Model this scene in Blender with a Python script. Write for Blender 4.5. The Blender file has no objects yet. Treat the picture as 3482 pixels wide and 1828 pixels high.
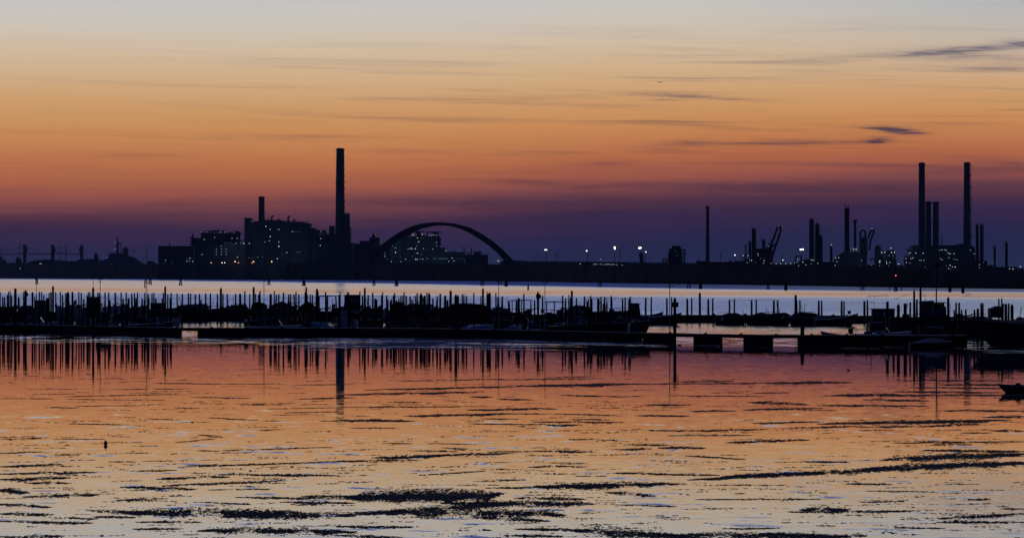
import bpy, bmesh, math, random
import numpy as np
random.seed(7); RNG = np.random.default_rng(11)
F = 12300.0; CX = 1741.0; HY = 938.0; H = 6.0      # focal length in photo pixels, centre column, horizon row, eye height (m)
scene = bpy.context.scene
COL = scene.collection

# ------------------------------------------------------------------ camera, exposure
cam_d = bpy.data.cameras.new('camera'); cam = bpy.data.objects.new('camera', cam_d); COL.objects.link(cam)
cam.location = (0, 0, H); cam.rotation_euler = (math.radians(90), 0, 0)
cam_d.sensor_width = 36.0; cam_d.lens = 36.0 * F / 3482.0
cam_d.shift_y = (HY - 914.0) / 3482.0
cam_d.clip_start = 1.0; cam_d.clip_end = 90000.0
scene.camera = cam
scene.view_settings.view_transform = 'Standard'; scene.view_settings.look = 'None'
scene.view_settings.exposure = 0.0; scene.view_settings.gamma = 1.0
scene.render.engine = 'CYCLES'
scene.cycles.use_denoising = True
scene.cycles.max_bounces = 6; scene.cycles.volume_bounces = 1
scene.cycles.sample_clamp_indirect = 4.0

def s2l(c):
    c = c / 255.0
    return c / 12.92 if c <= 0.04045 else ((c + 0.055) / 1.055) ** 2.4
def rgb(r, g, b): return (s2l(r), s2l(g), s2l(b), 1.0)

class NT:
    """small helper to write node maths"""
    def __init__(s, tree): s.t = tree; s.n = tree.nodes; s.l = tree.links
    def put(s, sock, v):
        if isinstance(v, bpy.types.NodeSocket): s.l.new(v, sock)
        else: sock.default_value = v
    def m(s, op, a, b=0.0, c=None, clamp=False):
        n = s.n.new('ShaderNodeMath'); n.operation = op; n.use_clamp = clamp
        s.put(n.inputs[0], a); s.put(n.inputs[1], b)
        if c is not None: s.put(n.inputs[2], c)
        return n.outputs[0]
    def vm(s, op, a, b=(0, 0, 0)):
        n = s.n.new('ShaderNodeVectorMath'); n.operation = op
        s.put(n.inputs[0], a)
        if op == 'SCALE': s.put(n.inputs['Scale'], b)
        elif op != 'NORMALIZE': s.put(n.inputs[1], b)
        return n.outputs[0]
    def xyz(s, x, y, z=0.0):
        n = s.n.new('ShaderNodeCombineXYZ'); s.put(n.inputs[0], x); s.put(n.inputs[1], y); s.put(n.inputs[2], z); return n.outputs[0]
    def sep(s, v):
        n = s.n.new('ShaderNodeSeparateXYZ'); s.l.new(v, n.inputs[0]); return n.outputs
    def noise(s, vec, scale=1.0, detail=2.0, rough=0.5, dist=0.0):
        n = s.n.new('ShaderNodeTexNoise'); s.put(n.inputs['Vector'], vec)
        n.inputs['Scale'].default_value = scale; n.inputs['Detail'].default_value = detail
        n.inputs['Roughness'].default_value = rough; n.inputs['Distortion'].default_value = dist
        return n.outputs[0], n.outputs[1]
    def ramp(s, f, stops, interp='LINEAR'):
        n = s.n.new('ShaderNodeValToRGB'); s.put(n.inputs[0], f); r = n.color_ramp; r.interpolation = interp
        while len(r.elements) < len(stops): r.elements.new(0.5)
        for e, (p, c) in zip(r.elements, sorted(stops, key=lambda q: q[0])):
            e.position = p; e.color = c
        return n.outputs[0]
    def sm(s, v, a, b, o0=0.0, o1=1.0):
        n = s.n.new('ShaderNodeMapRange'); n.interpolation_type = 'SMOOTHSTEP'
        s.put(n.inputs[0], v)
        for i, q in enumerate((a, b, o0, o1)): n.inputs[i + 1].default_value = q
        return n.outputs[0]
    def mix(s, f, a, b, mode='MIX'):
        n = s.n.new('ShaderNodeMix'); n.data_type = 'RGBA'; n.blend_type = mode
        s.put(n.inputs[0], f); s.put(n.inputs[6], a); s.put(n.inputs[7], b); return n.outputs[2]

# ------------------------------------------------------------------ sky (afterglow in the west, dark blue overhead and behind)
world = bpy.data.worlds.new('World'); scene.world = world; world.use_nodes = True
world.node_tree.nodes.clear(); w = NT(world.node_tree)
tc = w.n.new('ShaderNodeTexCoord'); dx, dy, dz = w.sep(tc.outputs['Generated'])
az = w.m('ARCTAN2', dx, dy); el = w.m('ARCSINE', dz)
u = w.m('MULTIPLY', az, F); v = w.m('MULTIPLY', el, F)
# slow warp of the colour bands, lower on the left and higher on the right
nbig, _ = w.noise(w.xyz(w.m('DIVIDE', u, 2600), w.m('DIVIDE', v, 150)), 1.0, 3, 0.5)
nfin, _ = w.noise(w.xyz(w.m('DIVIDE', u, 700), w.m('DIVIDE', v, 26)), 1.0, 5, 0.6, 0.4)
shift = w.sm(u, -900, 1500, -12, 84)
low = w.sm(v, 280, 620, 1.0, 0.4)
warp = w.m('MULTIPLY', w.m('ADD', w.m('MULTIPLY', w.m('SUBTRACT', nbig, 0.5), 95), w.m('MULTIPLY', w.m('SUBTRACT', nfin, 0.5), 46)), w.sm(v, 0, 150, 0.25, 1.0))
v2 = w.m('MAXIMUM', w.m('SUBTRACT', v, w.m('MULTIPLY', low, w.m('ADD', shift, warp))), 0.0)
VMAX = F * math.pi / 2
t = w.m('SQRT', w.m('DIVIDE', v2, VMAX), clamp=True)
stops = [(0, (36, 38, 70)), (50, (37, 37, 70)), (90, (46, 37, 73)), (130, (56, 39, 72)), (165, (60, 40, 68)), (205, (88, 52, 68)), (245, (122, 69, 72)),
         (290, (154, 85, 72)), (350, (180, 104, 70)), (420, (196, 124, 78)), (500, (206, 143, 88)), (590, (210, 160, 110)),
         (680, (213, 178, 138)), (780, (213, 192, 166)), (870, (208, 200, 190)), (960, (197, 197, 199)), (1120, (184, 191, 206)),
         (1500, (140, 156, 204)), (2400, (92, 112, 184)), (3600, (58, 76, 148)), (6000, (40, 60, 136)), (10000, (32, 50, 118)), (19000, (28, 44, 104))]
sky = w.ramp(t, [(math.sqrt(a / VMAX), rgb(*c)) for a, c in stops])
# grey-blue towards the upper right
gr = w.m('MULTIPLY', w.sm(u, 200, 2200), w.sm(v, 560, 1000))
sky = w.mix(w.m('MULTIPLY', gr, 0.6), sky, rgb(160, 170, 184))
# faint streaks everywhere and the named wisps
st, _ = w.noise(w.xyz(w.m('DIVIDE', u, 1500), w.m('DIVIDE', w.m('ADD', v, w.m('MULTIPLY', u, 0.02)), 34)), 1.0, 6, 0.62, 0.6)
band = w.m('MULTIPLY', w.sm(v, 120, 260), w.sm(v, 640, 900, 1.0, 0.15))
acc = w.m('MULTIPLY', w.m('MULTIPLY', w.sm(st, 0.50, 0.74), band), w.sm(u, -1900, 900, 0.13, 0.5))
rag, _ = w.noise(w.xyz(w.m('DIVIDE', u, 150), w.m('DIVIDE', v, 9)), 1.0, 5, 0.65, 0.8)
WISPS = [  # x, y, half length, half height, strength, tilt (photo pixels)
 (3330, 172, 170, 9, .85, -.06), (3480, 158, 60, 10, .7, .12), (3300, 205, 230, 12, .38, .03), (3440, 242, 150, 4, .45, .02), (3190, 186, 170, 12, .4, 0),
 (2790, 208, 110, 7, .32, 0), (2780, 245, 130, 6, .2, 0), (2270, 322, 120, 6, .55, .03), (2430, 337, 130, 4, .5, .05), (2250, 341, 50, 3, .4, 0),
 (3045, 447, 52, 8, 1.3, .10), (2975, 440, 45, 3.5, .8, .05), (2982, 480, 34, 8, 1.25, -.05), (3110, 456, 40, 4, .5, .0), (2700, 488, 300, 4, .4, -.01),
 (2330, 488, 70, 9, .45, -.02), (2040, 558, 100, 9, .45, 0), (1815, 622, 120, 9, .5, .04), (1960, 640, 60, 7, .35, 0), (2150, 628, 130, 9, .35, -.03),
 (2080, 362, 90, 6, .22, 0), (470, 530, 150, 8, .2, 0), (400, 718, 70, 5, .3, 0), (250, 735, 240, 8, .25, -.02), (3300, 537, 80, 4, .35, .03),
 (3440, 562, 100, 7, .6, .06), (3250, 585, 260, 9, .3, -.02), (3380, 628, 220, 11, .35, 0), (2850, 640, 260, 12, .4, .02), (2560, 700, 300, 16, .4, -.03), (2560, 640, 300, 15, .65, .01), (2950, 645, 360, 16, .55, 0), (1850, 690, 420, 18, .5, .02), (600, 700, 220, 9, .3, 0), (1500, 690, 260, 9, .25, 0),
 (3470, 378, 70, 3, .5, -.02), (1700, 332, 200, 8, .2, 0), (1000, 470, 260, 10, .12, 0), (1300, 682, 320, 10, .22, .02), (160, 774, 330, 13, .4, -.01)]
for (x, y, a, b, k, ti) in WISPS:
    uu = w.m('DIVIDE', w.m('SUBTRACT', u, x - CX), a * 1.3)
    vv = w.m('DIVIDE', w.m('ADD', w.m('SUBTRACT', v, HY - y), w.m('MULTIPLY', w.m('SUBTRACT', u, x - CX), ti)), b * 1.3)
    g = w.m('POWER', 2.718, w.m('MULTIPLY', w.m('ADD', w.m('MULTIPLY', uu, uu), w.m('MULTIPLY', vv, vv)), -1.0))
    rk = w.m('MULTIPLY', w.m('SUBTRACT', rag, 0.24), 2.7 * k)
    acc = w.m('ADD', acc, w.m('MULTIPLY', g, rk))
acc = w.m('MINIMUM', w.m('MAXIMUM', acc, 0.0), 0.92)
sky = w.mix(acc, sky, w.ramp(w.m('DIVIDE', v, 1000, clamp=True), [(0.1, rgb(38, 34, 66)), (0.3, rgb(84, 52, 66)), (0.45, rgb(66, 54, 72)), (0.75, rgb(96, 92, 112))]))
# the sky behind the camera is already night-blue
back = w.sm(dy, -0.35, 0.75)
sky = w.mix(back, w.mix(w.sm(dz, 0, 1.0), rgb(8, 11, 30), rgb(24, 38, 86)), sky)
sky = w.mix(w.sm(dz, -0.02, 0.0), rgb(6, 8, 16), sky)
bg = w.n.new('ShaderNodeBackground'); w.put(bg.inputs[0], sky); bg.inputs[1].default_value = 1.0
wo = w.n.new('ShaderNodeOutputWorld'); w.l.new(bg.outputs[0], wo.inputs[0])
world.cycles.sampling_method = 'MANUAL'; world.cycles.sample_map_resolution = 2048

# ------------------------------------------------------------------ materials
def base_mat(name):
    m = bpy.data.materials.new(name); m.use_nodes = True; t = NT(m.node_tree)
    return m, t, m.node_tree.nodes['Principled BSDF']
def mat(name, c, rough=0.8, var=0.35, scale=0.6, spec=0.3, bump=0.0, stretch=(1, 1, 1)):
    m, t, p = base_mat(name)
    co = t.n.new('ShaderNodeTexCoord').outputs['Object']
    vec = t.vm('MULTIPLY', co, stretch)
    f, _ = t.noise(vec, scale, 4, 0.6)
    a = tuple(q * (1 - var) for q in c) + (1,); b = tuple(min(1, q * (1 + var)) for q in c) + (1,)
    t.put(p.inputs['Base Color'], t.mix(t.sm(f, 0.3, 0.7), a, b))
    p.inputs['Roughness'].default_value = rough; p.inputs['Specular IOR Level'].default_value = spec
    if bump:
        bn = t.n.new('ShaderNodeBump'); bn.inputs['Distance'].default_value = bump; t.put(bn.inputs['Height'], f)
        t.l.new(bn.outputs[0], p.inputs['Normal'])
    return m
def glow(name, c, k):
    m = bpy.data.materials.new(name); m.use_nodes = True; t = NT(m.node_tree); t.n.clear()
    e = t.n.new('ShaderNodeEmission'); e.inputs[0].default_value = c + (1,); e.inputs[1].default_value = k
    o = t.n.new('ShaderNodeOutputMaterial'); t.l.new(e.outputs[0], o.inputs[0])
    m.cycles.emission_sampling = 'NONE'
    return m
M = dict(
    stack=mat('weathered_concrete', (.11, .11, .12), .9, .25, .05, .2, 0, (1, 1, .4)),
    steel=mat('grey_painted_steel', (.07, .075, .085), .8, .3, .08, .2),
    clad=mat('metal_cladding', (.075, .085, .10), .8, .3, .06, .2, 0, (1, 1, .2)),
    dark=mat('sooty_steel', (.035, .037, .045), .8, .3, .1, .2),
    bank=mat('scrub', (.022, .026, .022), .95, .5, .02, .05),
    land=mat('soil', (.03, .03, .028), .95, .4, .01, .05),
    wood=mat('wet_timber', (.022, .019, .017), .85, .5, 3, .15, 0, (1, 1, .2)),
    deck=mat('deck_planks', (.17, .17, .18), .75, .3, 4, .3, 0, (.3, 6, 1)),
    fascia=mat('dark_planks', (.012, .012, .014), .9, .5, 2, .1),
    pontoon=mat('pontoon_concrete', (.02, .02, .022), .9, .4, 2, .1),
    hull=mat('dark_hull_paint', (.025, .028, .035), .6, .4, 1.5, .3),
    hullw=mat('white_hull_paint', (.62, .66, .72), .5, .2, 1.2, .4),
    hullb=mat('blue_hull_paint', (.05, .12, .30), .5, .3, 1.2, .4),
    inner=mat('boat_inside', (.035, .035, .04), .8, .4, 3, .2),
    tarp=mat('blue_tarp', (.09, .17, .32), .6, .3, 1.5, .3, .03),
    tarpg=mat('grey_tarp', (.06, .07, .09), .75, .3, 1.5, .3, .03),
    tarpd=mat('black_tarp', (.014, .014, .018), .8, .4, 1.5, .2, .03),
    metal=mat('galvanised_metal', (.12, .12, .13), .6, .3, 2, .4),
    motor=mat('black_plastic', (.015, .015, .018), .5, .3, 4, .4),
    rope=mat('old_rope', (.02, .018, .015), .95, .3, 6, .1),
    weed=mat('wet_eelgrass', (.007, .009, .019), .85, .6, 3, .06),
    feather=mat('dark_feathers', (.02, .02, .022), .9, .4, 12, .1),
    glass=mat('cabin_glass', (.10, .12, .16), .25, .1, 1, .6),
    lw=glow('lamp_white', (.80, .93, 1.0), 1.9), lc=glow('lamp_cyan', (.45, .85, .95), .35), lo=glow('lamp_orange', (1.0, .52, .16), 3.2),
    ly=glow('lamp_warm', (1.0, .85, .55), 4.5), lr=glow('lamp_red', (1.0, .05, .05), 4.0), ld=glow('opening_glow', (.25, .5, .8), .12),
)
M['clear'] = None

# ------------------------------------------------------------------ mesh helpers
def P(px, py, D): return ((px - CX) * D / F, D, H + (HY - py) * D / F)
def XD(px, D): return (px - CX) * D / F
def DY(y): return H * F / (y - HY)
class MB:
    def __init__(s): s.v = []; s.f = []
    def add(s, vs, fs):
        k = len(s.v); s.v += [tuple(q) for q in vs]; s.f += [tuple(k + i for i in f) for f in fs]; return s
    def box(s, x0, x1, y0, y1, z0, z1):
        return s.add([(x0, y0, z0), (x1, y0, z0), (x1, y1, z0), (x0, y1, z0), (x0, y0, z1), (x1, y0, z1), (x1, y1, z1), (x0, y1, z1)],
                     [(0, 3, 2, 1), (4, 5, 6, 7), (0, 1, 5, 4), (1, 2, 6, 5), (2, 3, 7, 6), (3, 0, 4, 7)])
    def tube(s, pts, rs, n=8, cap=True):
        pts = [np.array(p, float) for p in pts]
        if not hasattr(rs, '__len__'): rs = [rs] * len(pts)
        rings = []; up0 = None
        for i, p in enumerate(pts):
            d = pts[min(i + 1, len(pts) - 1)] - pts[max(i - 1, 0)]; d /= (np.linalg.norm(d) + 1e-9)
            ref = np.array([0, 0, 1.0]) if abs(d[2]) < 0.9 else np.array([1.0, 0, 0])
            if up0 is not None and abs(np.dot(up0, d)) < 0.98: ref = up0
            a = np.cross(ref, d); a /= np.linalg.norm(a); b = np.cross(d, a); up0 = b
            rings.append([p + rs[i] * (math.cos(2 * math.pi * j / n) * a + math.sin(2 * math.pi * j / n) * b) for j in range(n)])
        vs = [q for r in rings for q in r]; fs = []
        for i in range(len(pts) - 1):
            for j in range(n):
                fs.append((i * n + j, i * n + (j + 1) % n, (i + 1) * n + (j + 1) % n, (i + 1) * n + j))
        if cap: fs.append(tuple(range(n - 1, -1, -1))); fs.append(tuple((len(pts) - 1) * n + j for j in range(n)))
        return s.add(vs, fs)
    def cone(s, x, y, prof, n=16):
        return s.tube([(x, y, z) for z, r in prof], [r for z, r in prof], n)
    def prism(s, pts, y0, y1):
        """pts: (x,z) outline in the facade plane, given depth"""
        n = len(pts)
        vs = [(x, y0, z) for x, z in pts] + [(x, y1, z) for x, z in pts]
        fs = [tuple(range(n)), tuple(range(2 * n - 1, n - 1, -1))] + [(i, i + n, (i + 1) % n + n, (i + 1) % n) for i in range(n)]
        return s.add(vs, fs)
    def bar(s, a, b, r): return s.tube([a, b], r, 4)
    def blob(s, c, r, sq=(1, 1, 1), seg=8, rings=5):
        vs = [(c[0], c[1], c[2] - r * sq[2])]
        for i in range(1, rings):
            th = math.pi * i / rings
            for j in range(seg):
                ph = 2 * math.pi * j / seg
                vs.append((c[0] + r * sq[0] * math.sin(th) * math.cos(ph), c[1] + r * sq[1] * math.sin(th) * math.sin(ph), c[2] - r * sq[2] * math.cos(th)))
        vs.append((c[0], c[1], c[2] + r * sq[2])); fs = []
        for j in range(seg): fs.append((0, 1 + (j + 1) % seg, 1 + j))
        for i in range(rings - 2):
            for j in range(seg):
                a = 1 + i * seg; fs.append((a + j, a + (j + 1) % seg, a + seg + (j + 1) % seg, a + seg + j))
        e = len(vs) - 1; a = 1 + (rings - 2) * seg
        for j in range(seg): fs.append((e, a + j, a + (j + 1) % seg))
        return s.add(vs, fs)
    def mesh(s, name, m):
        me = bpy.data.meshes.new(name); me.from_pydata(s.v, [], s.f)
        bm = bmesh.new(); bm.from_mesh(me); bmesh.ops.recalc_face_normals(bm, faces=bm.faces); bm.to_mesh(me); bm.free()
        if m: me.materials.append(m)
        return me
    def build(s, name, m, parent=None, loc=None):
        """verts are in world space unless the parent is given: then they are shifted to the parent's origin"""
        off = parent.location if (parent is not None and loc is None) else None
        if off is not None: s.v = [(a - off[0], b - off[1], c - off[2]) for a, b, c in s.v]
        o = bpy.data.objects.new(name, s.mesh(name, m)); COL.objects.link(o)
        if parent is not None: o.parent = parent
        if loc is not None: o.location = loc
        return o
def tag(o, label, cat, group=None, kind=None):
    if label: o['label'] = label
    if cat: o['category'] = cat
    if group: o['group'] = group
    if kind: o['kind'] = kind
    return o
def thing(name, label, cat, loc=(0, 0, 0), group=None, rz=0.0):
    o = bpy.data.objects.new(name, None); COL.objects.link(o); o.location = loc; o.rotation_euler = (0, 0, rz)
    o.empty_display_size = 0.5
    return tag(o, label, cat, group)
def sub(parent_obj, name, mb, m, origin):
    """a sub-part under a part; origin = world location of the thing"""
    mb.v = [(a - origin[0], b - origin[1], c - origin[2]) for a, b, c in mb.v]
    o = bpy.data.objects.new(name, mb.mesh(name, m)); COL.objects.link(o); o.parent = parent_obj; return o
def copy_tree(o, parent=None):
    c = o.copy(); COL.objects.link(c); c.parent = parent
    for ch in list(o.children): copy_tree(ch, c)
    return c
GZ = 1.2                                             # ground height behind the shore
def outl(pts, D): return [((x - CX) * D / F, H + (HY - y) * D / F) for x, y in pts]
def pbox(mb, x0, x1, yt, yb, D, dep):
    z1 = H + (HY - yt) * D / F; z0 = GZ - 0.5 if yb is None else H + (HY - yb) * D / F
    return mb.box(XD(x0, D), XD(x1, D), D, D + dep, z0, z1)
def part_box(t, name, m, x0, x1, yt, yb, D, dep): return pbox(MB(), x0, x1, yt, yb, D, dep).build(name, m, t)
def lamps(t, lst, D, m='lw', r=1.7, name='lamp'):
    k = D / F
    for q in lst:
        x, y = q[0], q[1]; wd = q[2] if len(q) > 2 else 1.0; hg = q[3] if len(q) > 3 else 1.0
        c = P(x, y, D - 2.0); wd, hg = wd * .60, hg * .60
        MB().blob(c, r * k, (wd, 0.6, hg), 6, 4).build(name, M[m], t)

# ------------------------------------------------------------------ water, ground, far shore
SHORE = [(-900, 943.5), (0, 946), (600, 949), (1200, 952.5), (1500, 954.5), (1800, 957), (2150, 963), (2600, 969), (3000, 976), (3482, 982), (4300, 992)]
sx = [p[0] for p in SHORE]
def shoreD(px): return DY(np.interp(px, sx, [p[1] for p in SHORE]))
def sheet(name, pts, z, m, label, cat):
    me = bpy.data.meshes.new(name); me.from_pydata([(x, y, z) for x, y in pts], [], [tuple(range(len(pts)))]); me.materials.append(m)
    o = bpy.data.objects.new(name, me); COL.objects.link(o); tag(o, None, None, None, 'structure'); return o

# water: mirror-calm with wind lanes; slopes come from noise in metres, far lanes and one patch by the dock are rougher
mw = bpy.data.materials.new('lagoon_water'); mw.use_nodes = True; t = NT(mw.node_tree); t.n.clear()
pos = t.n.new('ShaderNodeNewGeometry').outputs['Position']; wx, wy, wz = t.sep(pos)
q = t.m('DIVIDE', H * F, t.m('MAXIMUM', wy, 10.0))
q = t.m('ADD', q, t.m('MULTIPLY', t.m('DIVIDE', t.m('MULTIPLY', wx, F), t.m('MAXIMUM', wy, 10.0)), -0.006))   # lanes run slightly askew
lane_n, _ = t.noise(t.xyz(t.m('MULTIPLY', wx, 0.010), t.m('MULTIPLY', q, 0.09)), 1.0, 3, 0.6)
qn = t.m('ADD', q, t.m('MULTIPLY', t.m('SUBTRACT', lane_n, 0.5), 7.0))
def Q(*st): return [(a / 400.0, (b,) * 3 + (1,)) for a, b in st]
rough = t.ramp(t.m('DIVIDE', qn, 400.0, clamp=True), Q((0, .10), (150, .06), (192, .02), (215, .008), (240, .005), (330, .004)))
# rippled patch under the middle of the dock and on the right
def patch(x0, x1, y0, y1, fx, fy):
    return t.m('MULTIPLY', t.m('MULTIPLY', t.sm(wx, x0 - fx, x0 + fx), t.sm(wx, x1 - fx, x1 + fx, 1, 0)), t.m('MULTIPLY', t.sm(wy, y0 - fy, y0 + fy), t.sm(wy, y1 - fy, y1 + fy, 1, 0)))
pn, _ = t.noise(t.xyz(t.m('MULTIPLY', wx, 0.055), t.m('MULTIPLY', q, 0.17)), 1.0, 7, 0.66)
pm = t.m('MAXIMUM', patch(-25, 12, 290, 380, 22, 30), t.m('MULTIPLY', patch(36, 70, 268, 305, 9, 22), .9))
pm = t.sm(t.m('ADD', t.m('MULTIPLY', pm, 0.50), t.m('MULTIPLY', pn, 1.5)), 1.13, 1.23)
rough2 = t.m('ADD', rough, t.m('MULTIPLY', pm, 0.04))
# slopes
c1f, _ = t.noise(t.xyz(t.m('MULTIPLY', wx, 0.05), t.m('MULTIPLY', q, 0.5)), 1.0, 4, 0.65)
_, c1 = t.noise(t.xyz(t.m('MULTIPLY', wx, 2.0), t.m('MULTIPLY', wy, 4.5)), 1.0, 3, 0.6)
_, c2 = t.noise(t.xyz(t.m('MULTIPLY', wx, 0.13), t.m('MULTIPLY', wy, 0.35)), 1.0, 4, 0.6)
shore_l = t.m('MULTIPLY', t.m('DIVIDE', wx, t.m('MAXIMUM', wy, 10.0)), F)
qs = t.m('SUBTRACT', qn, t.sm(shore_l, -1700, 1700, -2, 22))
blue = t.sm(qs, 18, 26, 1.0, 0.0)
amp1 = t.ramp(t.m('DIVIDE', qn, 400.0, clamp=True), Q((0, .22), (38, .20), (48, .16), (62, .16), (68, .5), (80, .6), (110, .6), (135, .45), (155, .25), (190, .14), (208, .10), (222, .034), (240, .022), (290, .015), (340, .020), (400, .027)))
amp1 = t.m('ADD', amp1, t.m('MULTIPLY', blue, 0.9))
tilt = t.ramp(t.m('DIVIDE', qn, 400.0, clamp=True), Q((0, .019), (46, .017), (52, .010), (61, .009), (69, .032), (84, .040), (112, .040), (140, .02), (160, 0), (400, 0)))
tilt = t.m('ADD', tilt, t.m('MULTIPLY', blue, 0.10))
gn, _ = t.noise(t.xyz(t.m('MULTIPLY', wx, 0.22), t.m('MULTIPLY', q, 0.42)), 1.0, 3, 0.6)
glit = t.m('MULTIPLY', t.m('MULTIPLY', t.sm(q, 150, 200), t.sm(q, 222, 244, 1, 0)), t.sm(gn, 0.50, 0.62))
amp1 = t.m('ADD', amp1, t.m('MULTIPLY', glit, 0.8))
amp1 = t.m('MULTIPLY', amp1, t.sm(c1f, 0.2, 0.8, 0.55, 1.45))
amp1 = t.m('ADD', amp1, t.m('MULTIPLY', pm, 2.6))
bn, _ = t.noise(t.xyz(t.m('MULTIPLY', wx, 0.42), t.m('MULTIPLY', q, 0.085)), 1.0, 6, 0.7)
bp = t.m('MULTIPLY', t.sm(bn, 0.575, 0.69), t.sm(q, 400, 640))
amp1 = t.m('ADD', amp1, t.m('MULTIPLY', bp, .55))
tilt = t.m('ADD', tilt, t.m('ADD', t.m('MULTIPLY', pm, 0.55), t.m('MULTIPLY', bp, 0.06)))
slope = t.vm('ADD', t.vm('SCALE', t.vm('SUBTRACT', c1, (.5, .5, .5)), amp1), t.vm('SCALE', t.vm('SUBTRACT', c2, (.5, .5, .5)), t.m('MULTIPLY', amp1, t.sm(q, 225, 265, 0.5, 0.10))))
sx3 = t.sep(slope)
# seen at such a low angle only the wave faces turned towards the dock side show, so the slope along y is one-sided where it is rough
sy_abs = t.m('MULTIPLY', t.m('ABSOLUTE', sx3[1]), -1.0); one = t.sm(amp1, 0.03, 0.15)
sy = t.m('ADD', t.m('MULTIPLY', sy_abs, one), t.m('MULTIPLY', sx3[1], t.m('SUBTRACT', 1.0, one)))
slope = t.xyz(t.m('MULTIPLY', sx3[0], .7), t.m('SUBTRACT', sy, tilt), 0.0)
nrm = t.vm('NORMALIZE', t.vm('ADD', slope, (0, 0, 1)))
gl = t.n.new('ShaderNodeBsdfPrincipled'); t.put(gl.inputs['Base Color'], (.035, .042, .075, 1)); t.put(gl.inputs['Roughness'], rough2)
gl.inputs['IOR'].default_value = 1.5; t.put(gl.inputs['Normal'], nrm)
mo = t.n.new('ShaderNodeOutputMaterial'); t.l.new(gl.outputs[0], mo.inputs[0])
near = [(-3500, -300), (3500, -300)]
wp = near + [(XD(4300, shoreD(4300)) + 3000, shoreD(4300))] + [(XD(x, shoreD(x)), shoreD(x)) for x in (3800, 3482, 3000, 2600, 2150, 1800, 1500, 1200, 600, 0, -900)] + [(-6000, DY(943.5))]
water = sheet('water', wp, 0.0, mw, '', '')
land_pts = [(-6000, DY(943.5) - 10)] + [(XD(x, shoreD(x)), shoreD(x) - 4) for x in (-900, 0, 600, 1200, 1500, 1800, 2150, 2600, 3000, 3482, 3800)] + [(XD(4300, shoreD(4300)) + 3000, shoreD(4300) - 4), (9000, 3000), (40000, 60000), (-40000, 60000), (-9000, 12000)]
sheet('ground', land_pts, GZ, M['land'], '', '')
# embankment: from the water's edge up to a scrubby crest
TOP = [(-300, 898), (0, 897), (480, 897), (530, 896), (900, 895), (1200, 894), (1500, 895), (1800, 900), (2000, 901), (2280, 903), (2500, 904), (2700, 905), (3000, 909), (3200, 914), (3482, 921), (3900, 928)]
def bank(name, x0, x1, step, D_add, top_add, jit, back, m):
    mb = MB(); xs = np.arange(x0, x1, step); rows = []
    n1 = np.cumsum(RNG.normal(0, 1, len(xs))); n1 -= np.convolve(n1, np.ones(41) / 41, 'same')
    n1 = n1 / (n1.std() + 1e-6)
    for i, x in enumerate(xs):
        D = shoreD(x) + D_add; yt = np.interp(x, [p[0] for p in TOP], [p[1] for p in TOP]) + top_add + jit * (n1[i] * .5 + RNG.normal(0, .6))
        zt = H + (HY - yt) * (D + 12) / F; k = D / F
        rows.append([(x - CX, D, -0.5), (x - CX, D + 3, zt * .25 + RNG.normal(0, .3) * k), (x - CX, D + 6, zt * .6 + RNG.normal(0, .8) * k), (x - CX, D + 12, zt), (x - CX, D + back * .5, zt * .97), (x - CX, D + back, 0.5)])
    for r in rows: mb.v += [(a * b / F, b, c) for a, b, c in r]
    k = len(rows[0])
    for i in range(len(rows) - 1):
        for j in range(k - 1): mb.f.append((i * k + j, (i + 1) * k + j, (i + 1) * k + j + 1, i * k + j + 1))
    o = mb.build(name, m); tag(o, None, None, None, 'structure'); return o
bank('embankment', -500, 4000, 3.0, 0, 0, 1.1, 60, M['bank'])

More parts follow.
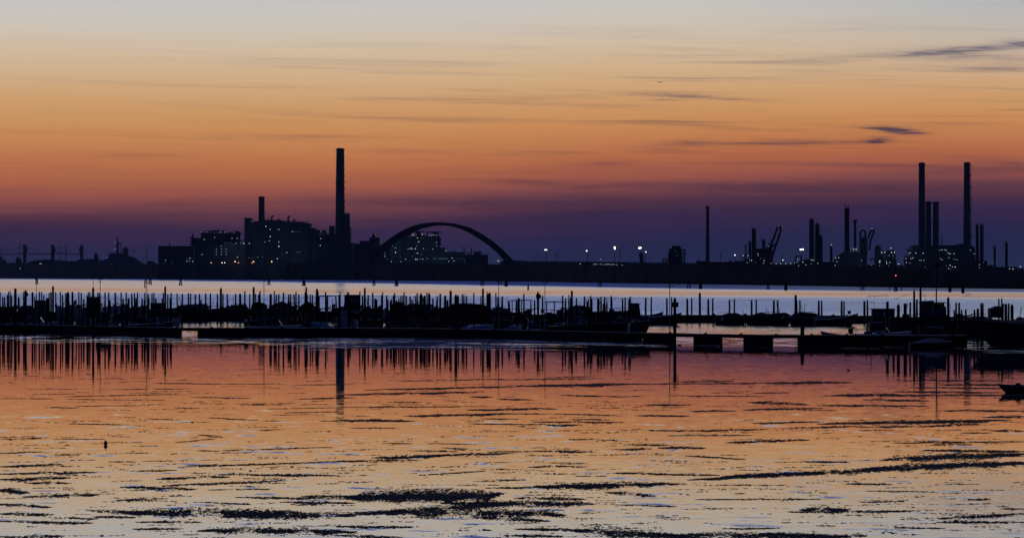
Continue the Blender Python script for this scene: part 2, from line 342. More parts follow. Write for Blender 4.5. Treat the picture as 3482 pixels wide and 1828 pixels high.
# ------------------------------------------------------------------ far industry
def stack(name, label, x0t, x1t, yt, x0b, x1b, yb, D, rings=(), plats=(), side=1, m='stack', lights=(), cap=0, shade=8, group=None):
    """chimney: photo columns of its edges at the top and at row yb, carried on to the ground"""
    k = D / F; ybg = HY + (H - GZ) / k
    rt = (x1t - x0t) / 2 * k; rb = (x1b - x0b) / 2 * k; ct = (x0t + x1t) / 2; cb = (x0b + x1b) / 2
    zt = H + (HY - yt) * k; zb = H + (HY - yb) * k
    c = ((ct + cb) / 2 - CX) * k
    t = thing(name, label, 'chimney' if 'chimney' in name or 'stack' in name else 'tower', (c, D + rb, GZ), group)
    mb = MB(); rg = rb + (rb - rt) * (zb - GZ) / max(zt - zb, 1)
    prof = [(GZ - 1, rg)] + [(GZ + (zt - GZ) * i / 8, rg + (rt - rg) * (i / 8)) for i in range(1, 9)]
    mb.tube([(c, D + rb, z) for z, r in prof], [r for z, r in prof], 24); mb.build('shaft', M[m], t)
    def rad(z): return rg + (rt - rg) * (z - GZ) / (zt - GZ)
    for y in rings:
        z = H + (HY - y) * k; r = rad(z) + 2.6 * k
        rb_ = MB().tube([(c, D + rb, z - .25), (c, D + rb, z + .25)], [r, r], 20)
        for j in range(14):
            a = 2 * math.pi * j / 14; rb_.bar((c + r * math.cos(a), D + rb + r * math.sin(a), z), (c + r * math.cos(a), D + rb + r * math.sin(a), z + 1.6), .12)
        rb_.tube([(c, D + rb, z + 1.5), (c, D + rb, z + 1.75)], [r, r], 20, False); rb_.build('gallery', M['steel'], t)
    for y in plats:
        z = H + (HY - y) * k; r = rad(z)
        MB().box(c + side * r - .4, c + side * (r + 1.6 * k) + .4, D - .5, D + 3, z - .5, z + 1.4).build('landing', M['steel'], t) if side > 0 else \
            MB().box(c - r - 1.6 * k - .4, c - r + .4, D - .5, D + 3, z - .5, z + 1.4).build('landing', M['steel'], t)
    if plats:
        z0 = H + (HY - plats[-1]) * k; MB().bar((c + side * (rad(z0) + .5), D + 1, GZ), (c + side * (rt + .5), D + 1, zt), .35).build('ladder', M['steel'], t)
    if cap: MB().tube([(c, D + rb, zt - .1), (c, D + rb, zt + cap * k)], [rt * .86, rt * .8], 20).build('flue_rim', M['dark'], t)
    lamps(t, lights, D)
    return t

# power station on the left
D1 = 5600
stack('chimney', 'tallest chimney of the power station, plain tapering shaft with one top gallery', 1143.5, 1169, 505, 1139.5, 1171, 724, D1, (510, 620), (532, 554, 576, 598, 641, 662, 684, 706), 1, cap=2)
stack('chimney', 'shorter chimney rising behind the boiler house roof of the power station', 879, 897.5, 669, 878, 898.5, 750, D1 + 60, (675,), (698, 722, 744), 1, cap=1.5)
ts = thing('power_station', 'huge dark power station block with rooftop vents and scattered lit lamps', 'power station', (XD(960, D1), D1, GZ))
w_ = MB(); pbox(w_, 831, 849, 742, None, D1, 60); pbox(w_, 849, 878, 754, None, D1 + 4, 55); pbox(w_, 878, 956, 748.5, None, D1 + 4, 55)
w_.prism([(XD(956, D1), GZ), (XD(956, D1), P(0, 752, D1)[2]), (XD(1030, D1), P(0, 755, D1)[2]), (XD(1053, D1), P(0, 759, D1)[2]), (XD(1053, D1), GZ)], D1 + 2, D1 + 58)
w_.build('boiler_house', M['clad'], ts)
part_box(ts, 'parapet', M['steel'], 829.5, 850.5, 740.5, 745, D1 - 3, 66)
part_box(ts, 'roof_edge', M['steel'], 1050, 1059, 760.5, 763, D1 - 3, 60)
part_box(ts, 'annex', M['clad'], 1053, 1073, 775, None, D1 + 6, 50)
part_box(ts, 'annex', M['clad'], 1073, 1143, 795, None, D1 + 8, 50)
part_box(ts, 'lift_shaft', M['steel'], 1119, 1137, 768, None, D1 + 14, 20)
part_box(ts, 'low_hall', M['clad'], 655, 835, 830, None, D1 - 30, 50)
part_box(ts, 'low_hall', M['clad'], 1060, 1200, 826, None, D1 - 20, 40)
fr = MB()
for x in (1074, 1084, 1094, 1104): fr.bar(P(x, 784, D1), P(x, 797, D1), 1.0)
for y in (784, 789): fr.bar(P(1073, y, D1), P(1108, y, D1), 1.0)
fr.tube([P(1078, 795, D1), P(1082, 787, D1), P(1106, 787, D1), P(1111, 795, D1)], 1.3, 6); fr.build('pipe_rack', M['dark'], ts)
for (x, yt, yb, s) in ((926, 734, 748, 5), (947, 744, 749, 3.5), (982, 735, 752, 5), (1001, 745, 753, 3.5)):
    k = D1 / F; pts = [P(x - 2, yb + 2, D1), P(x - 2, yt + s, D1), P(x - 1, yt + s * .35, D1), P(x + 2, yt + s * .1, D1), P(x + 4.5, yt + s * .55, D1)]
    MB().tube(pts, [s * .62 * k, s * .62 * k, s * .6 * k, s * .55 * k, s * .45 * k], 10).build('roof_vent', M['dark'], ts)
ra = MB()
for x in list(range(852, 878, 5)) + list(range(900, 1050, 6)):
    yb = 754 if x < 878 else (749 if x < 956 else 755); ra.bar(P(x, yb + 1, D1), P(x, yb - 2.5 - (x * 7 % 5) * .6, D1), .3)
ra.bar(P(850, 753.2, D1), P(878, 753.2, D1), .35).bar(P(878, 753.2, D1), P(900, 748, D1), .3).bar(P(900, 748, D1), P(1050, 754, D1), .35); ra.bar(P(858, 755, D1), P(858, 747, D1), .5); ra.bar(P(913, 750, D1), P(913, 741, D1), .5); ra.build('railing', M['dark'], ts)
lamps(ts, [(904, 769, 1.4), (919, 780), (948, 780), (919, 804, 1.3, 1.3), (916, 818, .7), (948, 822, 1.3), (948, 837, 1.5, 1.6), (995, 787, 1), (1091, 811), (1089, 835), (943, 879, 1.4, 1.2), (829, 828, 2.2, .7), (848, 828, 2.2, .7), (877, 874, 1, .6), (802, 826, 1, .7), (807, 874), (901, 822, .6), (1092, 786, .8), (858, 753, .6)], D1 - 34, 'lw', 1.35)
lamps(ts, [(x, 788, 1, .8) for x in (989, 1003, 1012, 1021)] + [(764, 826), (774, 826, 1.6), (785, 827, 1.5), (793, 829), (826, 852, .7), (960, 862), (975, 858, 3, 2), (1010, 857, 1.2, 1.5), (1018, 857, 1.2, 1.5), (846, 876, 1.5), (857, 877, 1.5), (893, 874, 1.4)], D1 - 36, 'lc', 1.4)
lamps(ts, [(x, y, 1.3) for x in (736, 753, 769) for y in (847, 856, 865)] + [(753, 836, 1.3)], D1 - 34, 'lc', 2.2)
lamps(ts, [(799, 889, 1.4, 1.5), (718, 893, 1, 1), (811, 893, .9, .8), (862, 889, 1.3, 1.4), (857, 893, .8, .8), (924, 889, 1.5, 1.5)], D1 - 36, 'lo', 2.1)
lamps(ts, [(755, 893), (764, 893)], D1 - 36, 'ly', 1.8)
# tower beside the tall chimney
ta = thing('desulphurisation_tower', 'square stepped tower standing against the foot of the tallest chimney', 'tower', (XD(1180, D1), D1, GZ))
part_box(ta, 'upper_tower', M['clad'], 1169, 1188, 726, None, D1 - 12, 30)
part_box(ta, 'lower_tower', M['clad'], 1160, 1191.5, 771, None, D1 - 15, 36)
pr = MB(); pr.bar(P(1168, 723, D1 - 12), P(1188, 723, D1 - 12), .4)
for x in range(1168, 1190, 4): pr.bar(P(x, 727, D1 - 12), P(x, 722, D1 - 12), .3)
pr.build('railing', M['dark'], ta); lamps(ta, [(1174, 724, .7, .6), (1186, 723, .7, .6)], D1 - 12, 'lw', 1.0)
# conveyor / second boiler block
tb = thing('boiler_block', 'dark square block with pipes along its flat roof, left of the boiler house', 'industrial building', (XD(744, D1), D1 + 20, GZ))
Db = D1 + 20
part_box(tb, 'hall', M['clad'], 683, 805, 795, None, Db, 60)
part_box(tb, 'roof_deck', M['steel'], 680, 815, 790.5, 795.2, Db - 4, 68)
part_box(tb, 'side_hall', M['clad'], 651, 684, 808.5, None, Db + 3, 50)
fr = MB()
for x0, x1, y in ((700, 765, 786.5), (722, 748, 784.5), (793, 814, 788)): fr.tube([P(x0, y, Db), P(x1, y, Db)], 1.2, 6)
for x in (684, 692, 700, 712, 718, 724, 744, 756, 764, 782, 796): fr.bar(P(x, 792, Db), P(x, 784 + (x * 3 % 4), Db), .5)
fr.tube([P(790, 790, Db), P(812, 788.5, Db), P(815, 792, Db), P(814, 820, Db)], 1.3, 6)
fr.tube([P(805, 820, Db), P(816, 818, Db), P(827, 820, Db), P(827, 815, Db), P(833, 815, Db)], 1.0, 6)
fr.build('roof_piping', M['dark'], tb)
part_box(tb, 'column', M['steel'], 811, 815, 794, None, Db + 2, 6)
fr = MB()
for x, y in ((651, 812), (656, 792), (662, 806)): fr.bar(P(x, 830, Db), P(x, y, Db), .6)
for a, b in (((640, 808), (660, 806)), ((640, 822), (652, 820)), ((647, 829), (660, 824)), ((644, 834), (655, 827)), ((651, 812), (656, 792))): fr.bar(P(*a, Db), P(*b, Db), .6)
fr.build('conveyor_mast', M['dark'], tb)
lamps(tb, [(684, 789, .7, .7), (703, 789, .7, .7), (748, 789, .7, .7), (751, 790, .7, .6), (765, 789, .7, .7), (796, 790, .7, .6), (695, 814), (730, 807), (789, 809.5, 1.6, .6), (806, 810)], Db - 4, 'lw', 1.2)
tl = thing('storage_hall', 'long low flat-roofed hall at the left end of the power station', 'warehouse', (XD(595, D1 - 60), D1 - 60, GZ))
part_box(tl, 'wall', M['clad'], 537.5, 657, 837.5, None, D1 - 60, 60); part_box(tl, 'roof', M['steel'], 536.5, 658, 836, 838, D1 - 63, 66)
MB().bar(P(577, 837, D1 - 55), P(577, 829, D1 - 55), 1.0).bar(P(574.5, 829.5, D1 - 55), P(579.5, 829.5, D1 - 55), .7).build('roof_vent', M['dark'], tl)
lamps(tl, [(563, 884, .9), (646, 878, 1.1, 1.1), (635, 888, 1.3, .6), (644, 888, .8, .6), (655, 888, 1.7, .7), (687, 865, 1.5, .7)], D1 - 64, 'lw', 1.3)
lamps(tl, [(636, 879, 1), (538, 894, 1), (559, 893, 2, .7), (584, 893, 1.2)], D1 - 64, 'lc', 1.2)
tm = thing('turbine_hall', 'low building with a sloping roofline between the tallest chimney and the arch', 'industrial building', (XD(1250, D1 + 30), D1 + 30, GZ))
MB().prism([(XD(a, D1 + 30), P(0, b, D1 + 30)[2]) for a, b in ((1188, 823), (1205, 826.5), (1223, 829), (1345, 835), (1345, 951), (1188, 951))], D1 + 30, D1 + 90).build('hall', M['clad'], tm)
part_box(tm, 'rear_block', M['clad'], 1223, 1257, 818.5, None, D1 + 26, 40)
part_box(tm, 'square_tower', M['clad'], 1256, 1289.5, 807, None, D1 + 22, 36)
part_box(tm, 'roof_house', M['dark'], 1265, 1275.5, 797, 807, D1 + 26, 10)
fr = MB(); fr.bar(P(1270, 800, D1 + 24), P(1270, 793, D1 + 24), .5).bar(P(1260, 798, D1 + 24), P(1276, 797, D1 + 24), .4).bar(P(1265, 795, D1 + 24), P(1274, 793.5, D1 + 24), .4); fr.build('antenna', M['dark'], tm)
lamps(tm, [(1264, 798.5, .8, .6), (1274, 798.5, .8, .6)], D1 + 20, 'lw', .9)

# arch
DA = 5050
OUT = [(1268, 862), (1283, 846), (1300, 829.5), (1321, 813), (1349, 794.5), (1377, 778.5), (1410, 765.5), (1442, 758.5), (1470, 755.8), (1497, 755.2), (1549, 760), (1596, 772.5), (1636, 793), (1677.5, 820), (1712, 850.5), (1730, 868), (1747, 886), (1790, 935)]
INN = [(1268, 896), (1283, 876), (1303, 856), (1332, 833), (1363, 812.5), (1398, 792), (1433, 776.5), (1475, 766.8), (1503, 765.4), (1531, 768), (1561, 776), (1596, 791.5), (1631, 813), (1666, 837), (1694, 863), (1712, 884), (1722, 896), (1757, 950)]
oo = outl([(1205, 940)] + OUT, DA); ii = outl([(1235, 950)] + INN, DA); n = len(oo); mb = MB()
for i, ((x, z), (a, c)) in enumerate(zip(oo, ii)):
    mb.v += [(x, DA, z), (x, DA + 26, z), (a, DA + 26, c), (a, DA, c)]
for i in range(n - 1):
    for j in range(4): mb.f.append((i * 4 + j, i * 4 + (j + 1) % 4, (i + 1) * 4 + (j + 1) % 4, (i + 1) * 4 + j))
mb.f += [(0, 3, 2, 1), tuple((n - 1) * 4 + j for j in range(4))]
tar = thing('arch', 'great black round arch spanning between the power station and the open shore', 'arch', (XD(1500, DA), DA, GZ)); mb.build('arch_rib', M['dark'], tar)

# refinery block seen through the arch
D2 = 5500
tr = thing('refinery_block', 'lamp-dotted refinery block with rooftop frames, framed by the great arch', 'refinery', (XD(1440, D2), D2, GZ))
MB().prism([(XD(a, D2), P(0, b, D2)[2]) for a, b in ((1326, 846), (1340, 829), (1352, 823), (1362, 814), (1375, 806), (1394, 803.5), (1493, 803.5), (1493, 951), (1326, 951))], D2, D2 + 60).build('process_hall', M['clad'], tr)
part_box(tr, 'roof_house', M['steel'], 1412.5, 1430, 787.5, 804, D2 + 4, 16); part_box(tr, 'roof_house', M['steel'], 1470, 1489.5, 788, 804, D2 + 4, 16)
part_box(tr, 'annex', M['clad'], 1490, 1515, 841, None, D2 + 3, 40); part_box(tr, 'annex', M['clad'], 1515, 1577, 856.5, None, D2 + 6, 40)
fr = MB()
for a, b in (((1394, 804), (1394, 792)), ((1405, 786.5), (1447, 787.5)), ((1453.5, 804), (1453.5, 789)), ((1452, 789), (1503, 789.5)), ((1394, 797), (1412, 797)), ((1376, 806), (1394, 798)), ((1493, 810), (1496, 806)), ((1493, 816), (1498, 816)), ((1494, 803), (1494, 838)), ((1497, 806), (1497, 836)), ((1489, 797), (1493, 797)), ((1430, 801), (1453, 801))): fr.bar(P(*a, D2), P(*b, D2), .9)
fr.build('roof_frame', M['dark'], tr)
for x in (1340, 1365, 1383): 
    fr = MB()
    for d in (-2.2, 2.2): fr.bar(P(x + d, 886, D2 - 6), P(x + d, 832 if x > 1340 else 826, D2 - 6), .6)
    for y in range(836, 884, 6): fr.bar(P(x - 2.2, y, D2 - 6), P(x + 2.2, y - 4, D2 - 6), .4)
    fr.build('stair_tower', M['steel'], tr)
for x, r in ((1531, 4), (1544, 5), (1524, 2.5)): MB().blob(P(x, 857, D2 + 10), r * D2 / F, (1.4, 1, .8)).build('tank_top', M['steel'], tr)
rw = lambda *q: list(q)
lamps(tr, [(1345, 843), (1345, 858, 1.1, 1.5), (1388, 846, .8), (1395, 845, 1.1, .8), (1398.5, 844, .8, 1.3), (1403, 846, .6, 1), (1412.5, 845, 1.3, 1.2), (1418, 836, .7, .6), (1440, 845, .8), (1470.5, 846, .8), (1419.5, 808, 1), (1424, 821.5, 1.4, 1.1), (1401, 799, .8, .7), (1407, 797.5, 1, .8), (1414, 798.5, .7, .6), (1436, 797, 1, 1), (1459, 799.5, .8, .7), (1469, 799.5, .7, .7), (1475, 798.5, .9, .9), (1484, 799, .9), (1483.5, 824, .6, 1), (1485.5, 836, .9, .7), (1418, 860, .8), (1421, 861, .8), (1331, 889, 1, .7), (1363, 889, .6, .6), (1379, 881, 1, .8), (1413, 881, 1, 1.1), (1418, 879, .9, .8), (1418.5, 883.5, .8), (1428.5, 880, .6, .7), (1438, 880.5, .9, 1.2), (1537, 877, 1), (1543.5, 886, .9), (1526, 888, .8), (1516, 852.5, 1.1, .9), (1404, 797, .5, .5)], D2 - 8, 'lw', 1.45)
lamps(tr, [(x, 879, 1.2, .9) for x in (1451, 1455, 1474, 1480, 1493, 1498, 1503, 1508, 1513, 1520)] + [(1556, 878.5, .7, .5), (1566, 879, .7, .5), (1574, 879, .7, .5)] + [(1309, 860, 1.6, 1), (1309, 868, 2.2, .8), (1309, 873, 2.2, .8), (1317, 880, 1), (1434, 809, .7), (1404, 871, .9, 1.1), (1433, 864), (1361, 874, .5), (1336, 838, .6, 2)], D2 - 9, 'lc', 1.7)
lamps(tr, [(1693, 886, 1.3, .9), (1699, 888, .7, .6)], D2 - 9, 'ly', 1.3)
tq = thing('warehouse', 'flat-roofed warehouse under the right half of the great arch', 'warehouse', (XD(1620, D2 + 20), D2 + 20, GZ))
part_box(tq, 'hall', M['clad'], 1581, 1659, 865, None, D2 + 20, 50); part_box(tq, 'roof_house', M['clad'], 1611, 1636.5, 854.5, 866, D2 + 24, 30)
part_box(tq, 'lit_shaft', M['clad'], 1576.5, 1579.5, 857, None, D2 + 14, 4)
tk = thing('harbour_crane', 'faint pair of slim crane jibs behind the warehouse under the arch', 'crane', (XD(1598, D2 + 120), D2 + 120, GZ)); Dk = D2 + 120
fr = MB(); fr.bar(P(1577, 840, Dk), P(1581, 878, Dk), .7); fr.bar(P(1604, 842, Dk), P(1600, 878, Dk), .7); fr.bar(P(1607, 856, Dk), P(1592, 862, Dk), .6); fr.bar(P(1584, 854, Dk), P(1598, 872, Dk), .6); fr.bar(P(1598, 872, Dk), P(1604, 842, Dk), .5)
fr.build('jib', M['steel'], tk)

# left shore: pylons, lifting bridge, ship yard
def pylon(x, yt, yb, D, label, arms=((20, 1.0),), wb=9):
    t = thing('pylon', label, 'pylon', (XD(x, D), D, GZ), 'power pylons on the far shore'); k = D / F
    z0 = GZ; zt = P(0, yt, D)[2]; mb = MB(); c = XD(x, D); hb = wb / 2 * k; n = 6
    for sx_ in (-1, 1):
        for sy in (-1, 1): mb.bar((c + sx_ * hb, D + sy * hb, z0), (c + sx_ * .2 * k, D + sy * .2 * k, zt), .22 * k)
    for i in range(n):
        a, b = i / n, (i + 1) / n; ha, hb_ = hb * (1 - a) + .2 * k, hb * (1 - b) + .2 * k; za, zb = z0 + (zt - z0) * a, z0 + (zt - z0) * b
        mb.bar((c - ha, D - ha, za), (c + hb_, D - hb_, zb), .13 * k); mb.bar((c + ha, D - ha, za), (c - hb_, D - hb_, zb), .13 * k)
    mb.build('lattice', M['steel'], t)
    for ay, aw in arms:
        z = P(0, ay, D)[2]; am = MB(); am.bar((c - aw * k, D, z), (c, D, z + 1.6 * k), .22 * k); am.bar((c + aw * k, D, z), (c, D, z + 1.6 * k), .22 * k); am.bar((c - aw * k, D, z), (c + aw * k, D, z), .2 * k)
        for s in (-1, -.55, .55, 1): am.bar((c + s * aw * k, D, z), (c + s * aw * k, D, z - 3 * k), .15 * k)
        am.build('crossarm', M['steel'], t)
    return t
D0 = 9900
pylon(66, 819, 897, D0, 'lattice pylon just left of the first bridge pillar', ((843, 12), (856, 8)))
pylon(3, 835, 897, D0, 'lattice pylon at the left edge of the photo', ((850, 9),))
pylon(205, 816, 890, D0, 'lattice pylon between the second and third bridge pillars', ((840, 13), (858, 20)), 7)
pylon(453, 839, 890, D0 + 800, 'small faint lattice pylon right of the shipyard silo', ((851, 9), (857, 12)), 7)
pylon(498, 824, 890, D0 - 300, 'tall lattice pylon left of the long low storage hall', ((840, 19), (860, 19)), 8)
pylon(486, 869, 895, D0 + 900, 'tiny pylon just left of the tall one near the storage hall', ((878, 5),), 3)
pylon(1820, 852, 895, 8800, 'faint lattice pylon right of the arch', ((871, 9),), 8)
pylon(1897, 856, 895, 9200, 'faint lattice pylon behind the T-headed mast right of the arch', ((862, 9),), 7)
pylon(2142, 862, 895, 9400, 'faint lattice pylon left of the water tower', ((872, 8),), 6)
pylon(2206, 866, 895, 9400, 'faint lattice pylon right of the water tower', ((874, 7),), 6)
tt = thing('mast', 'thin single mast left of the third bridge pillar', 'mast', (XD(224, D0), D0, GZ)); MB().bar(P(224, 900, D0), P(224, 832, D0), 1.1).bar(P(221.5, 833.5, D0), P(226.5, 833.5, D0), .9).build('pole', M['steel'], tt)
tbr = thing('lift_bridge', 'low cable bridge with three thick square pillars on the far left', 'bridge', (XD(180, D0), D0, GZ))
for x0, x1, yt, s in ((78.5, 88, 830.5, 1), (173.5, 183.5, 831.5, 1), (272.5, 282, 832.5, -1)):
    part_box(tbr, 'pillar', M['stack'], x0, x1, yt, None, D0 - 8, 16)
    xa, xb = (x1, x1 + 4) if s > 0 else (x0 - 4, x0)
    part_box(tbr, 'winch_house', M['dark'], xa, xb, 842, 856, D0 - 7, 12)
mb = MB(); pts = [(-30, 864.5), (20, 864.5), (60, 863), (90, 861), (130, 863), (173, 864.5), (186, 861.5), (230, 863), (275, 865)]
for a, b in zip(pts, pts[1:]): mb.tube([P(*a, D0), P(*b, D0)], 1.5 * D0 / F, 6)
mb.build('deck', M['dark'], tbr)
for a, b, sg in (((88, 835), (173, 862), 3), ((183, 836), (272, 862), 3), ((272, 836), (190, 860), 3), ((78, 835), (0, 856), 3), ((5, 840), (70, 860), 2)):
    pp = [P(a[0] + (b[0] - a[0]) * i / 6, a[1] + (b[1] - a[1]) * i / 6 + sg * 4 * (i / 6) * (1 - i / 6), D0) for i in range(7)]
    MB().tube(pp, .35, 4).build('cable', M['steel'], tbr)
def low_building(name, label, cat, x0, x1, yt, D, dep=30, roof=None, m='clad', gable=False):
    t = thing(name, label, cat, (XD((x0 + x1) / 2, D), D, GZ))
    if gable: MB().prism([(XD(a, D), P(0, b, D)[2]) for a, b in ((x0, yt + 3), ((x0 + x1) / 2, yt), (x1, yt + 3))] + [(XD(x1, D), GZ), (XD(x0, D), GZ)], D, D + dep).build('hall', M[m], t)
    else: part_box(t, 'hall', M[m], x0, x1, yt, None, D, dep)
    if roof: part_box(t, 'roof_house', M['dark'], roof[0], roof[1], roof[2], yt + .5, D + 3, dep * .5)
    return t
low_building('warehouse', 'small dark tower-like house at the left edge under the pylon', 'house', 0, 7, 873, D0 - 60, 20, None, 'dark')
low_building('house', 'low dark house right of the pylon at the left edge', 'house', 9, 20, 885, D0 - 60, 20, (12, 17, 882), 'dark')
low_building('silo_block', 'dark block at the foot of the pylon by the first bridge pillar', 'silo', 53, 70, 878, D0 - 60, 20, (57, 63, 873), 'dark')
low_building('shed', 'long low shed between the third bridge pillar and the shipyard', 'shed', 276, 336, 881, D0 - 100, 40, None, 'dark')
low_building('control_tower', 'short square tower with a cap, left of the shipyard', 'tower', 320, 332, 865, D0 - 110, 20, (323.5, 328, 857.5), 'dark')
ty = thing('shipyard', 'dark mound-roofed works with a lattice mast and a domed silo', 'industrial building', (XD(410, D0 - 120), D0 - 120, GZ)); Dy = D0 - 120
MB().prism([(XD(a, Dy), P(0, b, Dy)[2]) for a, b in ((340, 889), (360, 880), (368, 875), (369, 868), (374, 860), (394, 859.5), (428, 862), (440, 872), (455, 874), (468, 884), (480, 890))] + [(XD(480, Dy), GZ), (XD(340, Dy), GZ)], Dy, Dy + 60).build('works', M['clad'], ty)
k = Dy / F
MB().tube([(XD(426, Dy), Dy + 10, GZ), (XD(426, Dy), Dy + 10, P(0, 845, Dy)[2]), (XD(426, Dy), Dy + 10, P(0, 841, Dy)[2]), (XD(426, Dy), Dy + 10, P(0, 838.5, Dy)[2])], [10 * k, 9.6 * k, 5 * k, 1.5 * k], 16).build('silo', M['clad'], ty)
fr = MB()
for x in (394.5, 397.5, 402, 404): fr.bar(P(x, 862, Dy - 4), P(x + (399.5 - x) * .5, 826, Dy - 4), .9)
for y in range(828, 860, 5): fr.bar(P(394.5, y, Dy - 4), P(404, y - 4, Dy - 4), .7); fr.bar(P(404, y, Dy - 4), P(394.5, y - 4, Dy - 4), .7)
fr.bar(P(399, 830, Dy - 4), P(399, 806, Dy - 4), 1.2); fr.bar(P(394, 812, Dy - 4), P(404, 813, Dy - 4), .7); fr.bar(P(395, 820, Dy - 4), P(405, 822, Dy - 4), .9); fr.bar(P(403, 828, Dy - 4), P(414, 825, Dy - 4), .9); fr.bar(P(413.5, 862, Dy - 4), P(413.5, 824, Dy - 4), .8); fr.bar(P(409, 862, Dy - 4), P(409, 830, Dy - 4), .6)
fr.bar(P(360, 872, Dy - 4), P(366, 854, Dy - 4), .5)
fr.build('lattice_mast', M['dark'], ty)
lamps(ty, [(393, 825.5), (391.5, 846), (364, 875.5, .8, .6), (378, 897, .6, .6)], Dy - 6, 'lw', 1.2)
lamps(ty, [(136.5, 896.5, 1.2, .8), (140.5, 896.5, 1, .8), (69, 912, .7, .7)], shoreD(120) - 8, 'lw', 1.5)

# distant woods behind the shore
def wood(x0, x1, D, yts, label, m='bank', jit=1.2):
    mb = MB(); xs = np.arange(x0, x1, 2.5); k = D / F; rows = []
    for x in xs:
        y = np.interp(x, [p[0] for p in yts], [p[1] for p in yts]) + RNG.normal(0, jit)
        rows.append([(XD(x, D), D, 0), (XD(x, D), D + RNG.uniform(0, 8), P(0, y + 4, D)[2]), (XD(x, D), D + 18, P(0, y, D)[2]), (XD(x, D), D + 60, 0)])
    for r in rows: mb.v += r
    for i in range(len(rows) - 1):
        for j in range(3): mb.f.append((i * 4 + j, i * 4 + 4 + j, i * 4 + 5 + j, i * 4 + 1 + j))
    o = mb.build('distant_wood', M[m]); tag(o, label, 'wood', None, 'stuff'); return o
wood(-200, 345, 10400, [(-200, 893), (90, 893), (100, 888), (115, 884), (170, 882), (215, 886), (255, 886), (270, 880), (345, 882)], 'far-off dark trees behind the cable bridge')
wood(1700, 2300, 9600, [(1700, 886), (1760, 884), (1800, 887), (1950, 888), (2200, 891), (2300, 891)], 'far-off hazy trees behind the floodlight masts', 'bank', .7)
wood(2280, 3600, 9600, [(2280, 893), (2350, 893), (2640, 896), (2900, 898), (3300, 903), (3460, 912), (3600, 910)], 'far-off hazy trees behind the chemical works', 'bank', .7)
def bush(x, yt, wpx, D, label):
    t = thing('tree', label, 'tree', (XD(x, D), D, GZ), 'lone trees on the shore'); k = D / F; r = wpx / 2 * k; zt = P(0, yt, D)[2]; mb = MB()
    for i in range(26):
        a = RNG.uniform(0, 6.28); q_ = RNG.uniform(.1, .8); zz = GZ + (zt - GZ) * RNG.uniform(.25, .82)
        mb.blob((XD(x, D) + r * q_ * math.cos(a), D + r * q_ * math.sin(a), zz), r * RNG.uniform(.22, .38), (1, 1, .8), 6, 4)
    mb.build('crown', M['bank'], t); MB().cone(XD(x, D), D, [(GZ - .5, r * .12), (GZ + (zt - GZ) * .5, r * .06)], 6).build('trunk', M['wood'], t)
bush(515, 876, 34, 9300, 'round dark tree left of the long storage hall')
bush(2038, 884, 13, 4800, 'small dark tree right of the second floodlight mast'); bush(2057, 881, 12, 4800, 'small dark tree left of the orange-lit mast')
bush(3370, 896, 14, 4700, 'bushy tree right of the twin slim columns'); bush(3408, 894, 9, 4700, 'small tree left of the last column'); bush(3432, 895, 8, 4700, 'small tree right of the last column')

# floodlight masts on the middle shore
DM = 4700
def mast(x, yt, label, head=None, m='lw', r=2.2, lat=False, D=DM, wpx=2.2):
    t = thing('floodlight_mast', label, 'floodlight', (XD(x, D), D, GZ), 'floodlight masts on the far shore'); k = D / F; mb = MB()
    if lat:
        for s in (-1, 1): mb.bar((XD(x, D) + s * 2.2 * k, D, GZ), (XD(x, D) + s * .9 * k, D, P(0, yt, D)[2]), .5 * k)
        for y in np.arange(yt + 2, 890, 4): mb.bar(P(x - 1.6, y, D), P(x + 1.6, y + 4, D), .35 * k)
    else: mb.tube([(XD(x, D), D, GZ), P(x, yt, D)], [wpx / 2 * k, wpx / 3 * k], 8)
    mb.build('pole', M['dark'], t)
    MB().box(XD(x - 2.6, D), XD(x + 2.6, D), D - .8 * k, D + .8 * k, P(0, yt + .6, D)[2], P(0, yt - .6, D)[2]).build('lamp_bracket', M['dark'], t)
    for q_ in (head or ()): MB().blob(P(q_[0], q_[1], D - 1), r * k * (q_[3] if len(q_) > 3 else 1), (q_[2] if len(q_) > 2 else 1, .7, 1), 8, 6).build('lamp', M[m], t)
    return t
mast(1857, 853, 'lattice mast with a pair of white lamps right of the arch', ((1853, 849), (1858.5, 849)), 'lw', 2.3, True)
mast(1892, 863, 'slim unlit T-headed mast right of the paired white lamps')
mast(1997, 856, 'lattice mast with one bright white lamp', ((1995, 852.5),), 'lw', 2.6, True)
mast(2089, 847, 'slim mast with a tall orange lamp head', ((2090, 840.5), (2090.5, 845)), 'ly', 2.6)
mast(2108, 853, 'unlit mast with a square head right of the orange lamp', wpx=3)
mast(2176, 845, 'mast with a yellow starry lamp behind the water tower', ((2178, 842), (2173.5, 843, .8)), 'ly', 3.0)
mast(2195, 859, 'mast with a white lamp right of the water tower', ((2196, 856.5, 1.4),), 'lw', 1.8, wpx=3)
mast(2451, 859, 'short unlit signal mast right of the thin chimney', wpx=3)
mast(2498, 869, 'mast with a violet-white lamp left of the crane-like pipes', ((2499, 867, 1.3),), 'lw', 2.0)
mast(2658, 863, 'thin unlit mast among the low white lamps', wpx=2.4)
mast(2726, 851, 'slim mast with a wide orange lamp bank', ((2722, 848), (2726, 848), (2730.5, 847.5)), 'ly', 2.3)
mast(2662, 887, 'low mast with a flat white lamp left of the orange lamp bank', ((2662, 884, 1.5, .7),), 'lw', 2.0)
mast(3202, 799, 'slender T-headed mast beside the right-hand twin chimney', D=4600, wpx=3.6)
wt = thing('water_tower', 'dim water tower on legs between two lit masts', 'water tower', (XD(2181, DM + 400), DM + 400, GZ)); Dw = DM + 400; k = Dw / F
MB().tube([(XD(2181, Dw), Dw, P(0, y, Dw)[2]) for y in (880, 876, 862, 859, 857)], [4 * k, 7.5 * k, 7.5 * k, 5 * k, 1 * k], 16).build('tank', M['steel'], wt)
